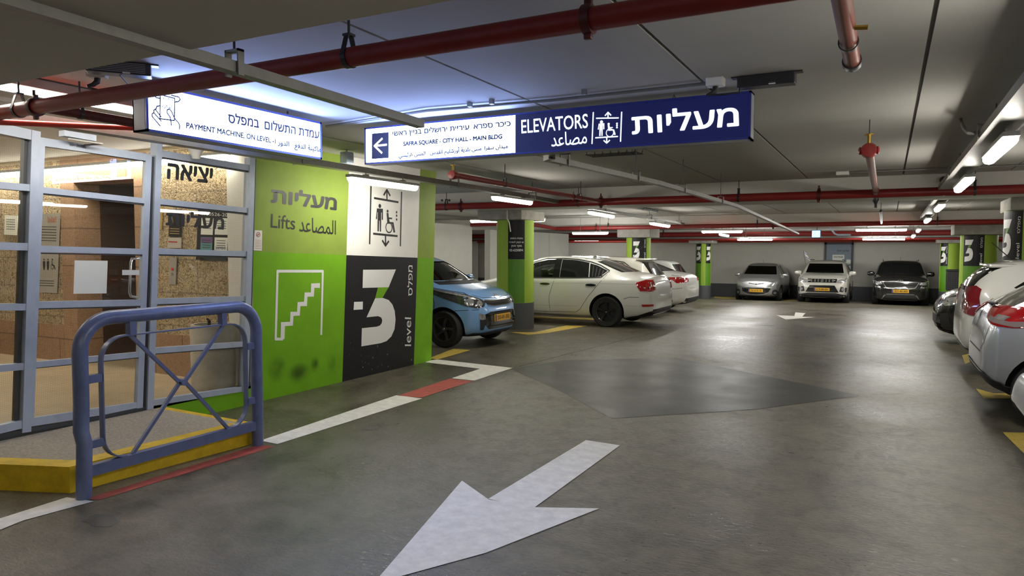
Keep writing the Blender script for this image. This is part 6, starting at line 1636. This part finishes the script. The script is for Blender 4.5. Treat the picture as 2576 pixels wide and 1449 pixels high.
c.patch('rear_skirt', 222, [[(-.30, .42), (.10, .34), (.42, .24), (.40, .205), (.0, .23), (-.3, .30)]], m_trim, off=.006)
c.lines('panel_gap', 'R', [[(-1.55, .84), (-1.50, .70), (-1.40, .60)], [(-1.25, 1.02), (-1.0, .9)]], .008, m_gap)
c.lines('tailgate_gap', 'B', [[(-.66, .98), (-.60, .72), (-.45, .62), (.45, .62), (.60, .72), (.66, .98)]], .010, m_gap)
c.badge('B', .90, [[(0, .08), (.045, 0), (0, -.08), (-.045, 0)]], m_chrome, off=.012)
MB().tube([(-1.86, .0, 1.02), (-1.93, -.16, 1.07), (-1.90, -.40, 1.075)], [.022, .018, .010], 8).build('rear_wiper', m_blackp, c.root, local=True, smooth=True)
MB().bbox((-1.36, -.52, 1.335), (-1.16, .52, 1.375), .018).build('roof_spoiler', m_gloss, c.root, local=True, smooth=True)
c.patch('parking_sensor', 222, [oval(.016, .016, 12, .22, .55)], m_galv, off=.003, res=.1)
KPI = slant(hatch(3.60, 1.60, 1.49, .29, .18, .66, belt=.68), [(-.5, .42), (-.497, .56), (-.492, .68), (-.475, .76), (-.445, .85), (-.41, .92), (-.37, .965), (-.33, .98)])
c = Car('city_car', 'white small hatchback with upright red tail light and roof spoiler, right row', KPI, m_pw, 2.62, 11.25, 0)
c.wheels('silver')
side_glass(c, [[(-.7, 1.07), (-.66, 1.38), (-1.0, 1.30), (-1.25, 1.12), (-1.1, 1.06)], [(.75, 1.04), (.4, 1.33), (.02, 1.39), (-.6, 1.38), (-.64, 1.06)]])
c.patch('rear_window', 'B', [[(-.58, 1.06), (.58, 1.06), (.52, 1.38), (-.52, 1.38)]], m_dglass)
c.both('tail_light', 222, [(-.32, .84), (.06, .76), (.12, .82), (.06, 1.09), (-.02, 1.13), (-.26, 1.10)], m_darkred, off=.010)
c.lines('panel_gap', 222, [[(.12, .74), (.32, .58), (.50, .46)]], .009, m_gap)
c.patch('rear_valance', 'B', [[(-.62, .22), (.62, .22), (.60, .34), (-.60, .34)]], m_trim)
MB().bbox((-1.50, -.54, 1.355), (-1.2, .54, 1.405), .025).build('roof_spoiler', m_pw, c.root, local=True, smooth=True)
MB().tube([(-1.2, .0, 1.46), (-1.42, 0, 1.68)], [.008, .004], 6).build('roof_aerial', m_blackp, c.root, local=True)
BLK = hatch(3.95, 1.70, 1.50, .31, .2, .635, hoodz=.62)
c = Car('hatchback_car', 'black car with its nose to the aisle behind the white hatchback, right row', BLK, m_pk, 2.72, 14.75, 180)
c.wheels('silver')
c.patch('windscreen', 'F', [[(-.64, 1.04), (.64, 1.04), (.53, 1.385), (-.53, 1.385)]], m_dglass)
side_glass(c, [[(.75, 1.04), (.4, 1.33), (.02, 1.39), (-.9, 1.36), (-1.2, 1.12), (-1.1, 1.05)]])
for sd, ang in ((-1, 38), (1, 322)):
    c.patch('headlight', ang, [[(sd * q[0], q[1]) for q in ((-.42, .80), (-.20, .70), (.06, .66), (.16, .70), (.10, .78), (-.15, .84), (-.42, .90))]], m_clearlens, off=.008)
    c.patch('fog_surround', ang, [[(sd * q[0], q[1]) for q in ((-.02, .36), (.14, .34), (.16, .52), (.0, .56))]], m_trim, off=.006)
c.patch('lower_grille', 'F', [[(-.45, .28), (.45, .28), (.50, .50), (-.50, .50)]], m_trim)
c.patch('bumper_lip', 'F', [[(-.66, .17), (.66, .17), (.64, .24), (-.64, .24)]], m_trim, off=.01)
c.mirrors(.75, 1.03)
c = Car('hatchback_car', 'pale car whose bumper just enters at the right edge of the foreground', slant(dict(hatch(4.3, 1.72, 1.46, .31, .2, .62), zs=[(a * 4.3, b * 1.46) for a, b in ((-.5, .31), (-.485, .41), (-.455, .44), (-.43, .53), (-.40, .61), (-.3, .65), (.1, .64), (.27, .62), (.42, .53), (.47, .47), (.5, .33))]), [(-.5, .36), (-.498, .43), (-.485, .46), (-.455, .49), (-.43, .60), (-.40, .72), (-.36, .85), (-.31, .95), (-.27, .975)]), M('pale_car_paint', (.62, .63, .66), .28, metal=.2, coat=1), 3.0, 5.95, 0)
c.wheels('silver')
c.both('tail_light', 'L', [(-1.70, .78), (-1.40, .80), (-1.35, .90), (-1.62, .92)], m_redlens)
c.both('rear_reflector', 222, [(-.02, .30), (.16, .30), (.14, .36), (-.02, .36)], m_redlens, off=.006)
c.lines('bumper_trim', 222, [[(.16, .36), (.10, .28), (-.05, .24)]], .02, m_chrome, off=.008)
c.patch('rear_window', 'B', [[(-.58, 1.08), (.58, 1.08), (.52, 1.34), (-.52, 1.34)]], m_dglass)
side_glass(c, [[(.8, 1.04), (.4, 1.31), (.02, 1.37), (-1.0, 1.30), (-1.3, 1.12), (-1.1, 1.05)]])
c.patch('rear_valance', 'B', [[(-.66, .22), (.66, .22), (.64, .32), (-.64, .32)]], m_trim)
